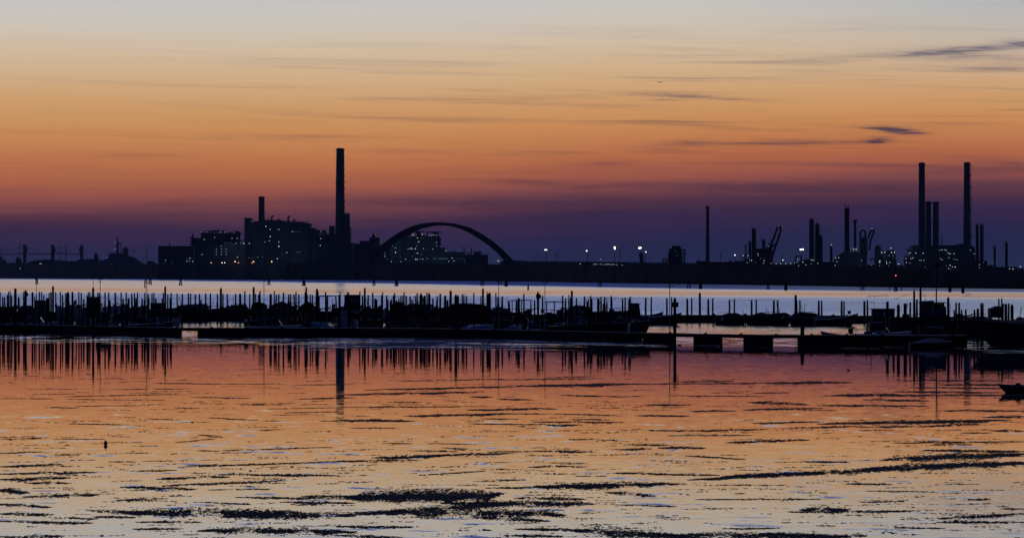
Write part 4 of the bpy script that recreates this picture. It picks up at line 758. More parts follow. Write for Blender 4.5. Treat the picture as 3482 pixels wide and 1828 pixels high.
for p, kind, cls in allp:
    x, yt, wd = p[0], p[1], p[2]; lean = (p[3] if len(p) > 3 else 0) / S1 if abs(p[3] if len(p) > 3 else 0) > 0 else RNG.normal(0, .35)
    D = pileD(x, cls); k = D / F; zt = P(0, yt, D)[2]; r = wd / 2 * k * (1.05 if kind != 'plain' else 1.22)
    cx_, ln = XD(x, D), lean * k
    size = 'short' if yt > 1008 + (x > 2200) * 15 else 'tall'; tilt = ' leaning' if abs(lean) > 1.2 else ''
    if kind == 'point':
        npt += 1; cnt = 0
        t = thing('mooring_post', '%s post with a pointed cap, %s pointed one from the marina\'s left end' % ('very thick' if wd > 10 else 'stout' if wd > 8.6 else 'tall', ORD[npt]), 'mooring post', (cx_, D, 0), 'pointed mooring posts of the marina')
        cap = r * 2.1
        MB().tube([(cx_ - ln, D, -1.6), (cx_ - ln * .3, D, zt * .5), (cx_, D, zt - cap)], [r * .98, r * .96, r * .92], 10).build('shaft', M['wood'], t)
        MB().tube([(cx_, D, zt - cap), (cx_, D, zt - cap * .92), (cx_, D, zt - cap * .5), (cx_, D, zt)], [r * .92, r * 1.08, r * .66, r * .06], 10).build('pointed_cap', M['wood'], t)
        for hgt in (.28, .8):
            MB().tube([(cx_, D, zt * hgt), (cx_, D, zt * hgt + .07)], [r * 1.06, r * 1.06], 10).build('rope_band', M['rope'], t)
    else:
        cnt += 1
        if kind == 'thick': lab = '%s post with a flat top, standing %s after the %s pointed post' % ({0: 'broad', 1: 'heavy', 2: 'high', 3: 'slanting heavy', 4: 'stumpy front'}[[q_[0] for q_ in THICK].index(x)], ORD[cnt - 1], ORD[npt] if npt >= 0 else 'missing')
        elif npt < 0: lab = '%s%s plain mooring pile, %s from the left edge before any pointed post' % (size, tilt, ORD[cnt - 1])
        else: lab = '%s%s plain mooring pile, %s to the right of the %s pointed post' % (size, tilt, ORD[cnt - 1], ORD[npt])
        if kind == 'thick' and npt < 0: lab = 'broad tapered flat-topped post left of every pointed post'
        mb = MB(); n = 8; jag = RNG.uniform(-.06, .06)
        rr = r * 1.12 if kind == 'thick' else r
        mb.tube([(cx_ - ln, D, -1.6), (cx_ - ln * .9, D, .2), (cx_ - ln * .4 + RNG.normal(0, .012), D, zt * .55), (cx_, D, zt - .04), (cx_ + jag * .3, D, zt)], [rr * 1.12, rr * 1.1, rr * 1.0, r * .88, r * .8], n)
        if kind == 'thick':
            t = thing('mooring_post', lab, 'mooring post', (cx_, D, 0)); mb.build('shaft', M['wood'], t); MB().tube([(cx_, D, zt * .7), (cx_, D, zt * .7 + .1)], [r * 1.12, r * 1.12], 10).build('rope_band', M['rope'], t)
        else:
            o = mb.build('mooring_pile', M['wood']); off = (cx_, D, 0); o.data.transform(__import__('mathutils').Matrix.Translation((-cx_, -D, 0))); o.location = off; tag(o, lab, 'mooring pile', 'plain mooring piles of the marina')
# sign boards and oddments fixed on posts
def on_post(name, label, cat, x0, x1, y0, y1, D, m='fascia', th=.08):
    o = MB().box(XD(x0, D), XD(x1, D), D - th - .18, D - .18, P(0, y1, D)[2], P(0, y0, D)[2])
    return tag(o.build(name, M[m]), label, cat)
on_post('sign_board', 'square dark board nailed to the thick first pointed post on the left', 'sign', 90.5, 96, 993.5, 1007, 385)
on_post('sign_board', 'square dark board across a pointed post between two canopy boats', 'sign', 1822.5, 1839.5, 1000, 1014, 378)
on_post('sign_board', 'wide dark board on the pointed post beside the double-headed lamp', 'sign', 2283, 2307, 1027, 1043.5, 324)
on_post('box', 'small dark junction box on a post left of the lamp at the left', 'box', 252, 261.5, 1021.5, 1034, 385)
def lamp_post(x, yt, ybase_D, label, heads, camera=None, wpx=2.4):
    D = ybase_D; k = D / F; t = thing('lamp_post', label, 'lamp post', (XD(x, D), D, 0.0), 'lamp posts over the marina'); zt = P(0, yt, D)[2]
    MB().tube([(XD(x, D), D, .3), (XD(x, D), D, zt)], [wpx / 2 * k * 1.15, wpx / 2 * k * .8], 8).build('pole', M['metal'], t)
    MB().tube([(XD(x, D), D, .86), (XD(x, D), D, 1.1)], [wpx * k * 1.3, wpx * k * .7], 8).build('base', M['metal'], t)
    for hx, hy, tilt in heads:
        mb = MB(); a = P(x, yt + 1, D); b = P(x + hx, yt + hy, D); mb.tube([a, b], .35 * k * 2, 6); mb.build('arm', M['metal'], t)
        c = P(x + hx, yt + hy, D); L = 3.6 * k
        h = MB(); ang = tilt; dx_ = math.cos(ang) * L; dz_ = -math.sin(ang) * L
        s = 1 if hx >= 0 else -1
        h.tube([(c[0] - s * dx_ * .4, D, c[2] - dz_ * .4), (c[0] + s * dx_ * .2, D, c[2] + dz_ * .2), (c[0] + s * dx_, D, c[2] + dz_)], [1.2 * k, 1.8 * k, 1.3 * k], 8); h.build('lamp_head', M['motor'], t)
    for cx2, cy2, r in (camera or ()): MB().blob(P(x + cx2, cy2, D), r * k, (1, 1, 1), 8, 6).build('lens_ball', M['motor'], t)
    return t
FD = lambda x: float(lineD(x)) + 1.0
lamp_post(123.8, 947, FD(124) + 45, 'lamp post whose head overlaps the first stake cluster on the left', ((-3, 2, .3),))
lamp_post(341, 947, FD(341), 'lamp post with twin heads near the left, right of the antenna-topped post', ((-5, 2.5, .5), (4, 2, .5)), ((-2.5, 958, 2.2),))
lamp_post(499, 950, FD(499), 'lamp post with a cluttered head in front of a leaning stake cluster', ((-6, 8, .4), (3, 10, .4), (-4, 3, .3)), ((-1, 962, 2.6),), 2.6)
lamp_post(897.6, 951, FD(900), 'slender lamp post left of the tallest chimney\'s reflection', ((2.2, 3, .4),), ((2.5, 954.5, 1.8),))
lamp_post(1696, 955, FD(1696), 'lamp post with flat bent heads right of the arch foot', ((-5, 2.5, .2), (8, 6, .4), (1, 8, .2)), ((0, 963, 2.8),))
lamp_post(1853, 957.5, FD(1853), 'lamp post with wide T-shaped heads between two canopy boats', ((-9, 1, .2), (8, 1, .2)), ((3.5, 965, 2.0),))
lamp_post(2277.5, 966, FD(2277), 'tall double-headed lamp post on the dock by the boarded post', ((-7.5, 5, .5), (8, 5, .5), (0, 1, .3)), ((-.5, 977, 3.6),), 3.0)
t = thing('antenna', 'thin whip antenna rising from a pointed post at the left', 'antenna', P(317, 975, FD(317) - 1.6)); D = FD(317) - 1.6
MB().tube([P(317, 977, D), P(317, 944, D)], [.03, .02], 6).build('whip', M['metal'], t); MB().tube([P(315, 947.5, D), P(319, 946.5, D)], .03, 5).build('crossbar', M['metal'], t)
tmast = thing('signal_mast', 'tall dark mast with a round disc on top, right part of the marina', 'mast', (XD(3184, 330), 330, 0)); D = 330; k = D / F
MB().tube([(XD(3184, D), D, .2), P(3184, 1000, D), P(3186, 900, D)], [2.6 * k, 2.2 * k, 1.5 * k], 8).build('pole', M['wood'], tmast)
MB().tube([(XD(3187, D), D - .06, P(0, 901, D)[2]), (XD(3187, D), D + .06, P(0, 901, D)[2])], [9.5 * k, 9.5 * k], 20).build('disc', M['motor'], tmast)
MB().box(XD(3179, D), XD(3190, D), D - .1, D + .1, P(0, 955, D)[2], P(0, 944, D)[2]).build('board', M['motor'], tmast)

# ------------------------------------------------------------------ floating docks
def dock(x0, x1, floats, label, fn=lineD, wdt=2.2, F_=0.90, thick=.30, y_off=0):
    """planked deck on pontoons, front edge following fn; floats = photo columns of the pontoons"""
    xs = [x0] + [q_ for q_ in np.arange(math.ceil(x0 / 60) * 60, x1, 60) if x0 + 5 < q_ < x1 - 5] + [x1]
    pts = [(XD(x, float(fn(x)) + y_off), float(fn(x)) + y_off) for x in xs]; mid = pts[len(pts) // 2]
    t = thing('floating_dock', label, 'floating dock', (mid[0], mid[1] + wdt / 2, 0), 'floating dock sections')
    d = MB(); fa = MB()
    def strip(mb, y0, y1, z0, z1):
        b = len(mb.v)
        for (x, y) in pts: mb.v += [(x, y + y0, z0), (x, y + y1, z0), (x, y + y1, z1), (x, y + y0, z1)]
        for i in range(len(pts) - 1):
            for j in range(4): mb.f.append((b + i * 4 + j, b + i * 4 + (j + 1) % 4, b + i * 4 + 4 + (j + 1) % 4, b + i * 4 + 4 + j))
        e = b + (len(pts) - 1) * 4; mb.f += [(b, b + 3, b + 2, b + 1), (e, e + 1, e + 2, e + 3)]
    strip(d, .06, wdt - .06, F_ - .06, F_); strip(fa, 0, .055, F_ - thick, F_ - .004); strip(fa, wdt - .055, wdt, F_ - thick, F_ - .004)
    d.build('deck', M['deck'], t); fa.build('edge_board', M['fascia'], t)
    for a, b in floats:
        a, b = max(a, x0), min(b, x1)
        if b - a < 8: continue
        ya, yb = float(fn(a)) + y_off, float(fn(b)) + y_off
        mb = MB(); xa, xb = XD(a, ya), XD(b, yb)
        vs = []
        for z in (-.5, F_ - .07): vs += [(xa, ya + .08, z), (xb, yb + .08, z), (xb, yb + wdt - .08, z), (xa, ya + wdt - .08, z)]
        mb.add(vs, [(0, 3, 2, 1), (4, 5, 6, 7), (0, 1, 5, 4), (1, 2, 6, 5), (2, 3, 7, 6), (3, 0, 4, 7)]); mb.build('pontoon', M['pontoon'], t)
    cl = 0
    for x in xs[1:-1:2]:
        y = float(fn(x)) + y_off; MB().box(XD(x, y) - .12, XD(x, y) + .12, y + .12, y + .22, F_ + .001, F_ + .11).build('cleat', M['metal'], t)
    return t
FL = [(-400, 613), (670, 2117), (2188, 2297), (2361, 2459), (2532, 2630), (2706, 3700)]
SEC = [(-320, 120, 'leftmost section of the long front dock'), (122, 440, 'front dock section below the white-decked boat'), (442, 668, 'front dock section with the lone lit gap at the left'), (670, 1050, 'front dock section below the humped covered boat'), (1052, 1400, 'front dock section below the blue-tarped boat'),
       (1402, 1755, 'front dock section below the boxy grey-blue cover'), (1757, 2150, 'front dock section in the middle below the cabin boats'), (2152, 2458, 'front dock section carrying the double-headed lamp'), (2460, 2715, 'front dock section with the two right-hand gaps'), (2717, 3290, 'rightmost section of the long front dock')]
for a, b, l in SEC: dock(a, b, [(max(p_, a) + .8, min(q_, b) - .8) for p_, q_ in FL if min(q_, b) - max(p_, a) > 10], l)
rear = lambda x: np.interp(x, [-200, 600, 1400, 2150, 2600, 3050], [520, 500, 482, 470, 468, 460])
for a, b, l in ((560, 900, 'rear dock section behind the gap in the moored boats'), (902, 1500, 'rear dock section behind the big canopy boat'), (1502, 2160, 'rear dock section behind the middle boats'), (2162, 2600, 'rear dock section with open water in front, centre right'), (2602, 3040, 'rear dock section carrying the beached rowboats, right')):
    dock(a, b, [(a + 1, b - 1)], l, rear, 2.0, .95, .3)
dock(-200, 555, [(-199, 554)], 'rear dock section at the far left', rear, 2.0, .95, .3)
# ------------------------------------------------------------------ boats
def hull_mesh(L, W, hb, hs, rake=.5, flat=.55, n=14, fw=.08):
    """open hull, bow at +x; returns hull MB and sheer curve"""
    out = MB(); st = []
    for i in range(n):
        s = i / (n - 1); x = -L / 2 + L * s
        b = W / 2 * (1 - max(0, (s - .45) / .55) ** 2.1) * (.82 + .18 * min(1, s / .3)); b = max(b, .02)
        z = hs + (hb - hs) * s ** 2.3
        keel = -.28 + max(0, (s - .78) / .22) ** 1.6 * (hb + .2)
        xk = x - (rake * 0.0); st.append((x, b, z, min(keel, z - .04)))
    m = 9
    for (x, b, z, kz) in st:
        for j in range(m):
            a = j / (m - 1) * 2 - 1; aa = abs(a)
            yy = (1 if a > 0 else -1) * b * (aa ** flat if aa > 0 else 0); zz = kz + (z - kz) * (aa ** 2.2)
            out.v.append((x, yy, zz))
    for i in range(n - 1):
        for j in range(m - 1): out.f.append((i * m + j, (i + 1) * m + j, (i + 1) * m + j + 1, i * m + j + 1))
    out.f.append(tuple(range(m)))
    return out, st
def deck_mesh(st, a, b, dz=-.03, up=0.0, inset=.02):
    mb = MB(); ss = [q_ for i, q_ in enumerate(st) if a <= i / (len(st) - 1) <= b]
    for (x, w_2, z, kz) in ss: mb.v += [(x, -(w_2 - inset), z + dz), (x, 0, z + dz + up), (x, w_2 - inset, z + dz)]
    for i in range(len(ss) - 1):
        for j in range(2): mb.f.append((i * 3 + j, i * 3 + 3 + j, i * 3 + 4 + j, i * 3 + 1 + j))
    return mb
def L_(mb, name, m, t): 
    o = bpy.data.objects.new(name, mb.mesh(name, m)); COL.objects.link(o); o.parent = t; return o
def boat(x, D, L, kind, label, rz=0.0, paint='hull', W=None, hb=None, hs=None, cover='tarpg', cab=(-.1, .22), cabh=1.5, motor=True, trim=0.0, name=None, z=0.0, cat='boat'):
    W = W or L * .3; hb = hb or .95; hs = hs or .55
    if D > 434 and x < 2165 and cat == 'boat': cabh, hs, hb = (cabh - .1, hs + .1, hb + .1) if kind in ('cabin', 'canopy') else (cabh + .2, hs + .33, hb + .4)
    t = thing(name or {'open': 'open_boat', 'cabin': 'cabin_boat', 'canopy': 'canopy_boat', 'tarp': 'covered_boat', 'box': 'covered_boat', 'speed': 'motorboat', 'row': 'rowing_boat'}[kind], label, cat, (XD(x, D), D, z), 'boats moored in the marina', rz)
    if trim: t.rotation_euler = (0, -trim, rz)
    h, st = hull_mesh(L, W, hb, hs); L_(h, 'hull', M[paint], t)
    rail = MB()
    for s in (-1, 1): rail.tube([(q_[0], s * q_[1], q_[2] + .01) for q_ in st], .035, 5)
    L_(rail, 'rubbing_strake', M['inner' if cat == 'barge' else 'hullw' if paint != 'hull' or RNG.random() < .4 else 'metal'], t)
    if kind != 'row' and cat == 'boat':  # pale fenders and planks added as stand-ins for blue-white glints on the hulls
        for _ in range(int(RNG.integers(1, 4))):
            fx = RNG.uniform(-.4, .3) * L; zz = RNG.uniform(hs * .5, hs + .25); ys = (1 if abs(rz) > 1.6 else -1) * W * .5
            if RNG.random() < .5: L_(MB().blob((fx, ys, zz), RNG.uniform(.10, .19), (1, .8, 1.3), 8, 6), 'fender', M['hullw' if RNG.random() < .6 else 'hullb'], t)
            else: L_(MB().tube([(fx, ys, zz + .2), (fx + RNG.uniform(.5, 1.3), ys, zz + .2 + RNG.uniform(-.04, .12))], .05, 6), 'glint_bar', M['hullw' if RNG.random() < .5 else 'hullb'], t)
    fl = MB(); zs = .12
    for q_ in st[:-2]: fl.v += [(q_[0] + .02, -q_[1] * .8, zs), (q_[0] + .02, q_[1] * .8, zs)]
    for i in range(len(st) - 3): fl.f.append((i * 2, i * 2 + 2, i * 2 + 3, i * 2 + 1))
    L_(fl, 'floor', M['inner'], t)
    if kind in ('open', 'row'):
        for fx in (-.25, .02, .24): L_(MB().box(fx * L - .13, fx * L + .13, -W * .44, W * .44, hs * .72, hs * .72 + .04), 'thwart', M['inner'], t)
        L_(deck_mesh(st, .74, 1.0, -.02, .03), 'foredeck', M[paint], t)
    if kind in ('cabin', 'speed', 'canopy'):
        L_(deck_mesh(st, .55, 1.0, -.01, .08), 'foredeck', M['hullw' if kind == 'speed' else paint], t)
    if kind == 'speed':
        ws = MB(); xw = L * .08; ws.prism([(xw + .35, hs + .12), (xw, hs + .62), (xw - .06, hs + .62), (xw + .28, hs + .12)], -W * .36, W * .36); L_(ws, 'windscreen', M['glass'], t)
        L_(MB().box(-L * .3, -L * .18, -W * .36, W * .36, .3, hs + .25), 'bench_seat', M['inner'], t); L_(MB().box(-.1 * L, -.02 * L, -W * .3, W * .3, .3, hs + .35), 'console', M['inner'], t)
    if kind == 'cabin':
        a, b = cab[0] * L, cab[1] * L; hw = W * .36; z0, z1 = hs - .05, hs + cabh; s = .12
        c = MB(); c.add([(a, -hw, z0), (b, -hw, z0), (b, hw, z0), (a, hw, z0), (a + s * .3, -hw * .92, z1), (b - s * 1.6, -hw * .92, z1), (b - s * 1.6, hw * .92, z1), (a + s * .3, hw * .92, z1)], [(0, 3, 2, 1), (4, 5, 6, 7), (0, 1, 5, 4), (1, 2, 6, 5), (2, 3, 7, 6), (3, 0, 4, 7)])
        co = L_(c, 'cabin', M[paint if RNG.random() < .6 else 'inner'], t)
        nw = max(2, int((b - a) / .8)); wl = (b - a - .4) / nw
        for i in range(nw):
            for sd in (-1, 1):
                x0 = a + .2 + i * wl; yy = sd * hw * .965
                g_ = L_(MB().box(x0 + .05, x0 + wl - .08, min(yy, yy + sd * .03), max(yy, yy + sd * .03), z0 + (z1 - z0) * .52, z0 + (z1 - z0) * .84), 'window', M['glass'], co)
        L_(MB().box(a - .25, b + .05, -hw * 1.05, hw * 1.05, z1 + .002, z1 + .06), 'roof', M['hullw' if RNG.random() < .4 else 'inner'], t)
        L_(MB().bar((a + .3, 0, z1), (a + .3, 0, z1 + .8), .02), 'aerial', M['metal'], t)
    if kind == 'canopy':
        a, b = cab[0] * L, cab[1] * L; hw = W * .42; z0, z1 = hs, hs + cabh
        for xx in (a, (a + b) / 2, b):
            for sd in (-1, 1): L_(MB().bar((xx + (.12 if xx == b else 0), sd * hw, z0), (xx, sd * hw * .95, z1), .06), 'canopy_post', M['metal'], t)
        L_(MB().prism([(a - .25, z1 + .0), (a - .2, z1 + .09), ((a + b) / 2, z1 + .14), (b + .2, z1 + .1), (b + .3, z1 + .02)], -hw * 1.1, hw * 1.1), 'canopy', M['tarpd' if cover == 'tarpg' else cover], t)
        L_(MB().box(b - .5, b + .1, -hw * .8, hw * .8, .2, hs + .45), 'console', M['inner'], t)
        L_(MB().prism([(b + .1, hs + .1), (b + .05, z1), (b, z1), (b + .04, hs + .1)], -hw * .8, hw * .8), 'windscreen', M['glass'], t)
    if kind in ('tarp', 'box'):
        mb = MB(); m = 9; up = cabh; p1, p2 = RNG.uniform(0, 6, 2); lump = lambda q_: .5 + .3 * math.sin(q_ * 2.1 + p1) + .2 * math.sin(q_ * 4.7 + p2) if kind == 'tarp' else 1.0
        for (xq, b_, zq, kz) in st:
            s = (xq / L) + .5; f = max(0.0, math.sin(math.pi * min(1, max(0, (s - .04) / .9)))) ** (.5 if kind == 'tarp' else .12)
            for j in range(m):
                a_ = j / (m - 1) * 2 - 1; prof = (1 - abs(a_) ** (1.6 if kind == 'tarp' else 7)); mb.v.append((xq, a_ * (b_ + .04), zq - .08 + prof * (up * (.72 + .28 * lump(xq)) * f) + .03 * math.sin(xq * 5 + j)))
        n = len(st)
        for i in range(n - 1):
            for j in range(m - 1): mb.f.append((i * m + j, (i + 1) * m + j, (i + 1) * m + j + 1, i * m + j + 1))
        L_(mb, 'cover', M[cover], t)
    # fittings that break the outline: mooring bitt, boat hook rack, engine box, short mast, side rail
    if kind != 'row' and cat == 'boat' and L > 2.5:
        for _ in range(int(RNG.integers(4, 9))):
            ft = RNG.integers(0, 5); fx = RNG.uniform(-.38, .38) * L; fy = RNG.uniform(-.28, .28) * W; zb = hs if kind in ('speed', 'open', 'cabin', 'canopy') else hs + cabh * .3
            if ft == 0: L_(MB().tube([(fx, fy, zb - .3), (fx + RNG.uniform(-.2, .2), fy, zb + RNG.uniform(.35, .9))], .05, 6), 'bitt', M['wood'], t)
            elif ft == 1: L_(MB().box(fx - .35, fx + .3, fy - .25, fy + .25, zb - .3, zb + RNG.uniform(.12, .4)), 'engine_box', M['inner'], t)
            elif ft == 2: L_(MB().tube([(fx, fy, zb - .2), (fx + RNG.uniform(-.5, .5), fy, zb + RNG.uniform(.9, 1.7))], .035, 5), 'short_mast', M['metal'], t)
            elif ft == 3: L_(MB().tube([(fx - .8, fy, zb - .1), (fx - .75, fy, zb + .42), (fx + .7, fy, zb + .46), (fx + .8, fy, zb - .05)], .035, 5), 'grab_rail', M['metal'], t)
            else: L_(MB().tube([(fx - 1.1, fy, zb + .02), (fx + 1.0, fy + .2, zb + RNG.uniform(.15, .55))], .04, 5), 'boat_hook', M['wood'], t)
    if motor and kind not in ('row',):
        mo_ = MB(); xm = -L / 2 - .16; mo_.prism([(xm - .22, hs + .05), (xm - .26, hs + .42), (xm - .1, hs + .56), (xm + .16, hs + .5), (xm + .18, hs + .08)], -.17, .17); mt = L_(mo_, 'outboard_motor', M['motor'], t)
        L_(MB().prism([(xm - .08, -.5), (xm - .1, hs + .05), (xm + .08, hs + .05), (xm + .05, -.5)], -.06, .06), 'motor_leg', M['motor'], mt)
    return t
def X2(x0, x1, D): return (x0 + x1) / 2, (x1 - x0) * D / F
def bt(x0, x1, D, kind, label, flip=False, rzj=0.0, **kw):
    x, L = X2(x0, x1, D); return boat(x, D, L, kind, label, (math.pi if flip else 0) + rzj, **kw)
# front row, just behind the front dock
bt(-60, 38, 390, 'speed', 'low boat at the left edge behind the front dock', paint='hull')
bt(36, 212, 388, 'speed', 'long white-decked boat with a blue sheen, second from the left in the front row', paint='hullw', hs=.95, hb=1.1)
bt(214, 300, 386, 'open', 'small dark open boat right of the white-decked one', hs=.7)
bt(308, 400, 384, 'cabin', 'cabin boat with a row of windows below the antenna-topped post', cabh=1.1, hs=.9, cab=(-.3, .3), cover='tarpg')
bt(372, 470, 378, 'speed', 'blue-tinged motorboat left of the open gap, nearest the dock', paint='hullb', hs=.8, hb=1.0)
bt(440, 590, 372, 'open', 'dark high-sided open boat at the left side of the gap', hs=1.0, hb=1.35, flip=False)
bt(742, 862, 366, 'row', 'slender pointed rowing boat in the gap, bow to the left', flip=True, hs=.42, hb=.8)
tag(MB().box(XD(831, 366), XD(839, 366), 365.8, 366.2, .45, P(0, 1084, 366)[2]).build('bucket', M['hullw']), 'pale bucket standing in the slender rowing boat', 'bucket')
bt(845, 1025, 364, 'speed', 'white-striped motorboat behind the front dock, right of the rowing boat', paint='hullw', hs=.9, hb=1.05)
bt(1018, 1150, 362, 'tarp', 'boat under a humped blue cover sloping to the right', cover='tarp', cabh=.75, hs=.75, flip=True)
bt(1150, 1290, 362, 'tarp', 'boat under a low grey-blue cover right of the humped one', cover='tarpg', cabh=.3, hs=.55)
bt(1285, 1420, 361, 'open', 'dark open boat with a pale gunwale right of the low cover', hs=.6)
bt(1415, 1560, 359, 'open', 'dark open boat left of the boxy cover', hs=.75)
bt(1562, 1682, 356, 'box', 'boat under a flat boxy grey-blue cover', cover='tarp', cabh=.55, hs=.6, W=2.2, motor=False)
bt(1700, 1800, 350, 'tarp', 'sharp-bowed boat under a bright blue sloping cover', cover='tarp', cabh=.55, hs=.75, flip=False)
bt(1790, 1850, 348, 'open', 'small open boat left of the T-shaped lamp', hs=.8)
bt(1850, 2020, 344, 'open', 'dark workboat with a sloping pale rail, left of the white-stemmed boat', hs=1.2, hb=1.5)
bt(2010, 2215, 340, 'open', 'big dark high-bowed workboat with a white fender, centre right', hs=1.55, hb=1.8, W=2.6)
t_f = tag(MB().tube([P(2137, 1129, 337), P(2137.5, 1112, 337), P(2140, 1101, 337), P(2141, 1098.5, 337)], [.09, .13, .12, .05], 10).build('fender', M['hullw']), 'long white fender hanging on the big dark workboat', 'fender')
bt(2790, 2965, 330, 'row', 'low rowing boat with rising bow, right of the last dock gap', hs=.5, hb=.95, flip=True)
bt(2900, 3100, 326, 'speed', 'sleek boat with a rounded white bow, right part behind the dock', paint='hullw', hs=.75, hb=1.0)
bt(3092, 3240, 305, 'tarp', 'boat under a peaked grey-blue sheet in front of the dock, right', cover='tarpg', cabh=.5, hs=.35, hb=.5, W=2.2, motor=False)
# middle row
MID = [(0, 95, 'open', 430), (90, 175, 'cabin', 428), (170, 262, 'open', 436), (255, 330, 'cabin', 432), (326, 420, 'open', 440), (415, 500, 'tarp', 436), (495, 560, 'open', 432), (556, 612, 'cabin', 440), (850, 935, 'open', 420), (930, 1015, 'tarp', 424), (1012, 1078, 'open', 420), (1140, 1215, 'cabin', 420), (1225, 1310, 'open', 424),
       (1305, 1372, 'tarp', 420), (1368, 1440, 'cabin', 424), (1436, 1520, 'open', 420), (1515, 1600, 'tarp', 418), (1655, 1735, 'open', 415), (1795, 1860, 'open', 410), (1920, 2015, 'tarp', 408), (2040, 2130, 'open', 405)]
DESC = {'open': 'dark open boat', 'cabin': 'small cabin boat', 'tarp': 'boat under a dark cover'}
for i, (a, b, kd, D) in enumerate(MID):
    bt(a, b, D, kd, '%s, %s from the left in the middle row' % (DESC[kd], ORD[i]), flip=bool(i % 2), rzj=RNG.uniform(-.25, .25), hs=RNG.uniform(.7, 1.0), hb=RNG.uniform(1.0, 1.35), cabh=RNG.uniform(.55, .85) if kd == 'tarp' else .95, paint=('hull', 'hull', 'hullb', 'hullw')[i % 4 if i % 5 else 0], cover=('tarpd', 'tarpg')[i % 2])
# back row, seen against the pale water
bt(-40, 62, 505, 'open', 'dark boat at the left edge of the back row', hs=1.2, hb=1.5, rzj=.15)
bt(60, 118, 500, 'tarp', 'lumpy covered boat left of the first lamp post', cover='tarpd', cabh=.5, hs=1.2, flip=True)
bt(112, 172, 500, 'cabin', 'boxy cabin boat right under the first lamp post', cab=(-.4, .3), cabh=1.5, hs=1.1, W=2.6)
bt(186, 262, 498, 'speed', 'boat with a pale raised bow between two pointed posts, back row', paint='hullw', hs=1.25, hb=1.6, flip=True)
bt(255, 322, 500, 'speed', 'white-gunwaled motorboat left of the tall boxy cabin', paint='hullw', hs=1.35)
bt(298, 352, 495, 'cabin', 'tall boxy cabin boat behind the antenna-topped post', cab=(-.42, .36), cabh=2.0, hs=1.1, W=2.6)
bt(348, 440, 505, 'speed', 'pale-decked boat with railings below the twin-headed lamp', paint='hullw', hs=1.35, hb=1.7)
bt(436, 505, 500, 'open', 'dark boat in the back row below the cluttered lamp', hs=1.25, hb=1.6)
bt(498, 608, 492, 'cabin', 'long low cabin cruiser with pale windows right of the cluttered lamp', cab=(-.36, .1), cabh=.95, hs=1.35, hb=1.6, W=3)
bt(598, 712, 488, 'box', 'long flat grey barge hull left of the slender lamp post', cover='tarpg', cabh=.35, hs=1.35, hb=1.5, W=3, motor=False)
bt(700, 790, 490, 'open', 'low dark boat with a curved bow right of the grey barge', hs=1.2, hb=1.5)
bt(780, 856, 488, 'tarp', 'humped tarpaulin-covered boat right of the open gap, back row', cover='tarpd', cabh=.65, hs=1.2)
bt(852, 912, 486, 'box', 'flat-topped covered boat left of the slender lamp post\'s foot', cover='tarpd', cabh=.85, hs=1.2, motor=False)
bt(908, 1018, 484, 'tarp', 'long covered boat whose cover rises to the right, back row', cover='tarpd', cabh=.95, hs=1.3, flip=False)
bt(1012, 1082, 484, 'tarp', 'rounded high covered boat left of the big canopy boat', cover='tarpd', cabh=.95, hs=1.3)
bt(1078, 1160, 478, 'canopy', 'big boat with an open-sided flat canopy left of the boxy wheelhouse', cab=(-.42, .28), cabh=2.05, hs=1.25, W=2.8)
bt(1140, 1176, 470, 'open', 'small cluttered boat between the canopy boat and the wheelhouse', hs=1.5, hb=1.8)
bt(1160, 1240, 474, 'cabin', 'boat with a tall boxy wheelhouse and one see-through window', cab=(-.36, .34), cabh=2.3, hs=1.2, W=2.8)
bt(1235, 1300, 478, 'open', 'low boat right of the boxy wheelhouse', hs=1.3, hb=1.6)
bt(1296, 1345, 478, 'speed', 'boat with pale window strip right of the flat thick post', paint='hullw', hs=1.2)
bt(1330, 1382, 476, 'box', 'upright box-shaped cover between thin piles', cover='tarpd', cabh=1.0, hs=1.2, motor=False)
bt(1380, 1446, 476, 'box', 'grey box-shaped cover just left of two thick pointed posts', cover='tarpg', cabh=.75, hs=1.2, motor=False)
bt(1440, 1475, 470, 'tarp', 'narrow boat with a pale blue-white hump between pointed posts', cover='tarp', cabh=.9, hs=1.3, motor=False)
bt(1472, 1525, 474, 'open', 'dark boat under the second group of pointed posts', hs=1.45, hb=1.6)
bt(1518, 1675, 470, 'box', 'very long flat-topped covered boat in the centre of the back row', cover='tarpd', cabh=.75, hs=1.3, W=3.2, motor=False)
bt(1665, 1745, 466, 'tarp', 'low covered boat left of the square canopy frame', cover='tarpd', cabh=.4, hs=1.3)
bt(1735, 1818, 460, 'canopy', 'boat with a square open canopy frame left of the boarded pointed post', cab=(-.42, .34), cabh=1.6, hs=1.25, W=2.7)
bt(1850, 1922, 456, 'canopy', 'boat with a curved-roof canopy right of the T-shaped lamp', cab=(-.38, .36), cabh=1.5, hs=1.2, W=2.7)
bt(1918, 2020, 446, 'tarp', 'boat with a humped dark cover and pale portholes right of the canopy', cover='tarpg', cabh=.85, hs=1.3)
bt(2008, 2160, 436, 'open', 'long dark boat under the strung nets', hs=1.35, hb=1.5, W=2.6)
bt(2100, 2182, 400, 'cabin', 'work boat with a squared wheelhouse and bright see-through windows', cab=(-.02, .46), cabh=1.55, hs=1.4, W=2.4)
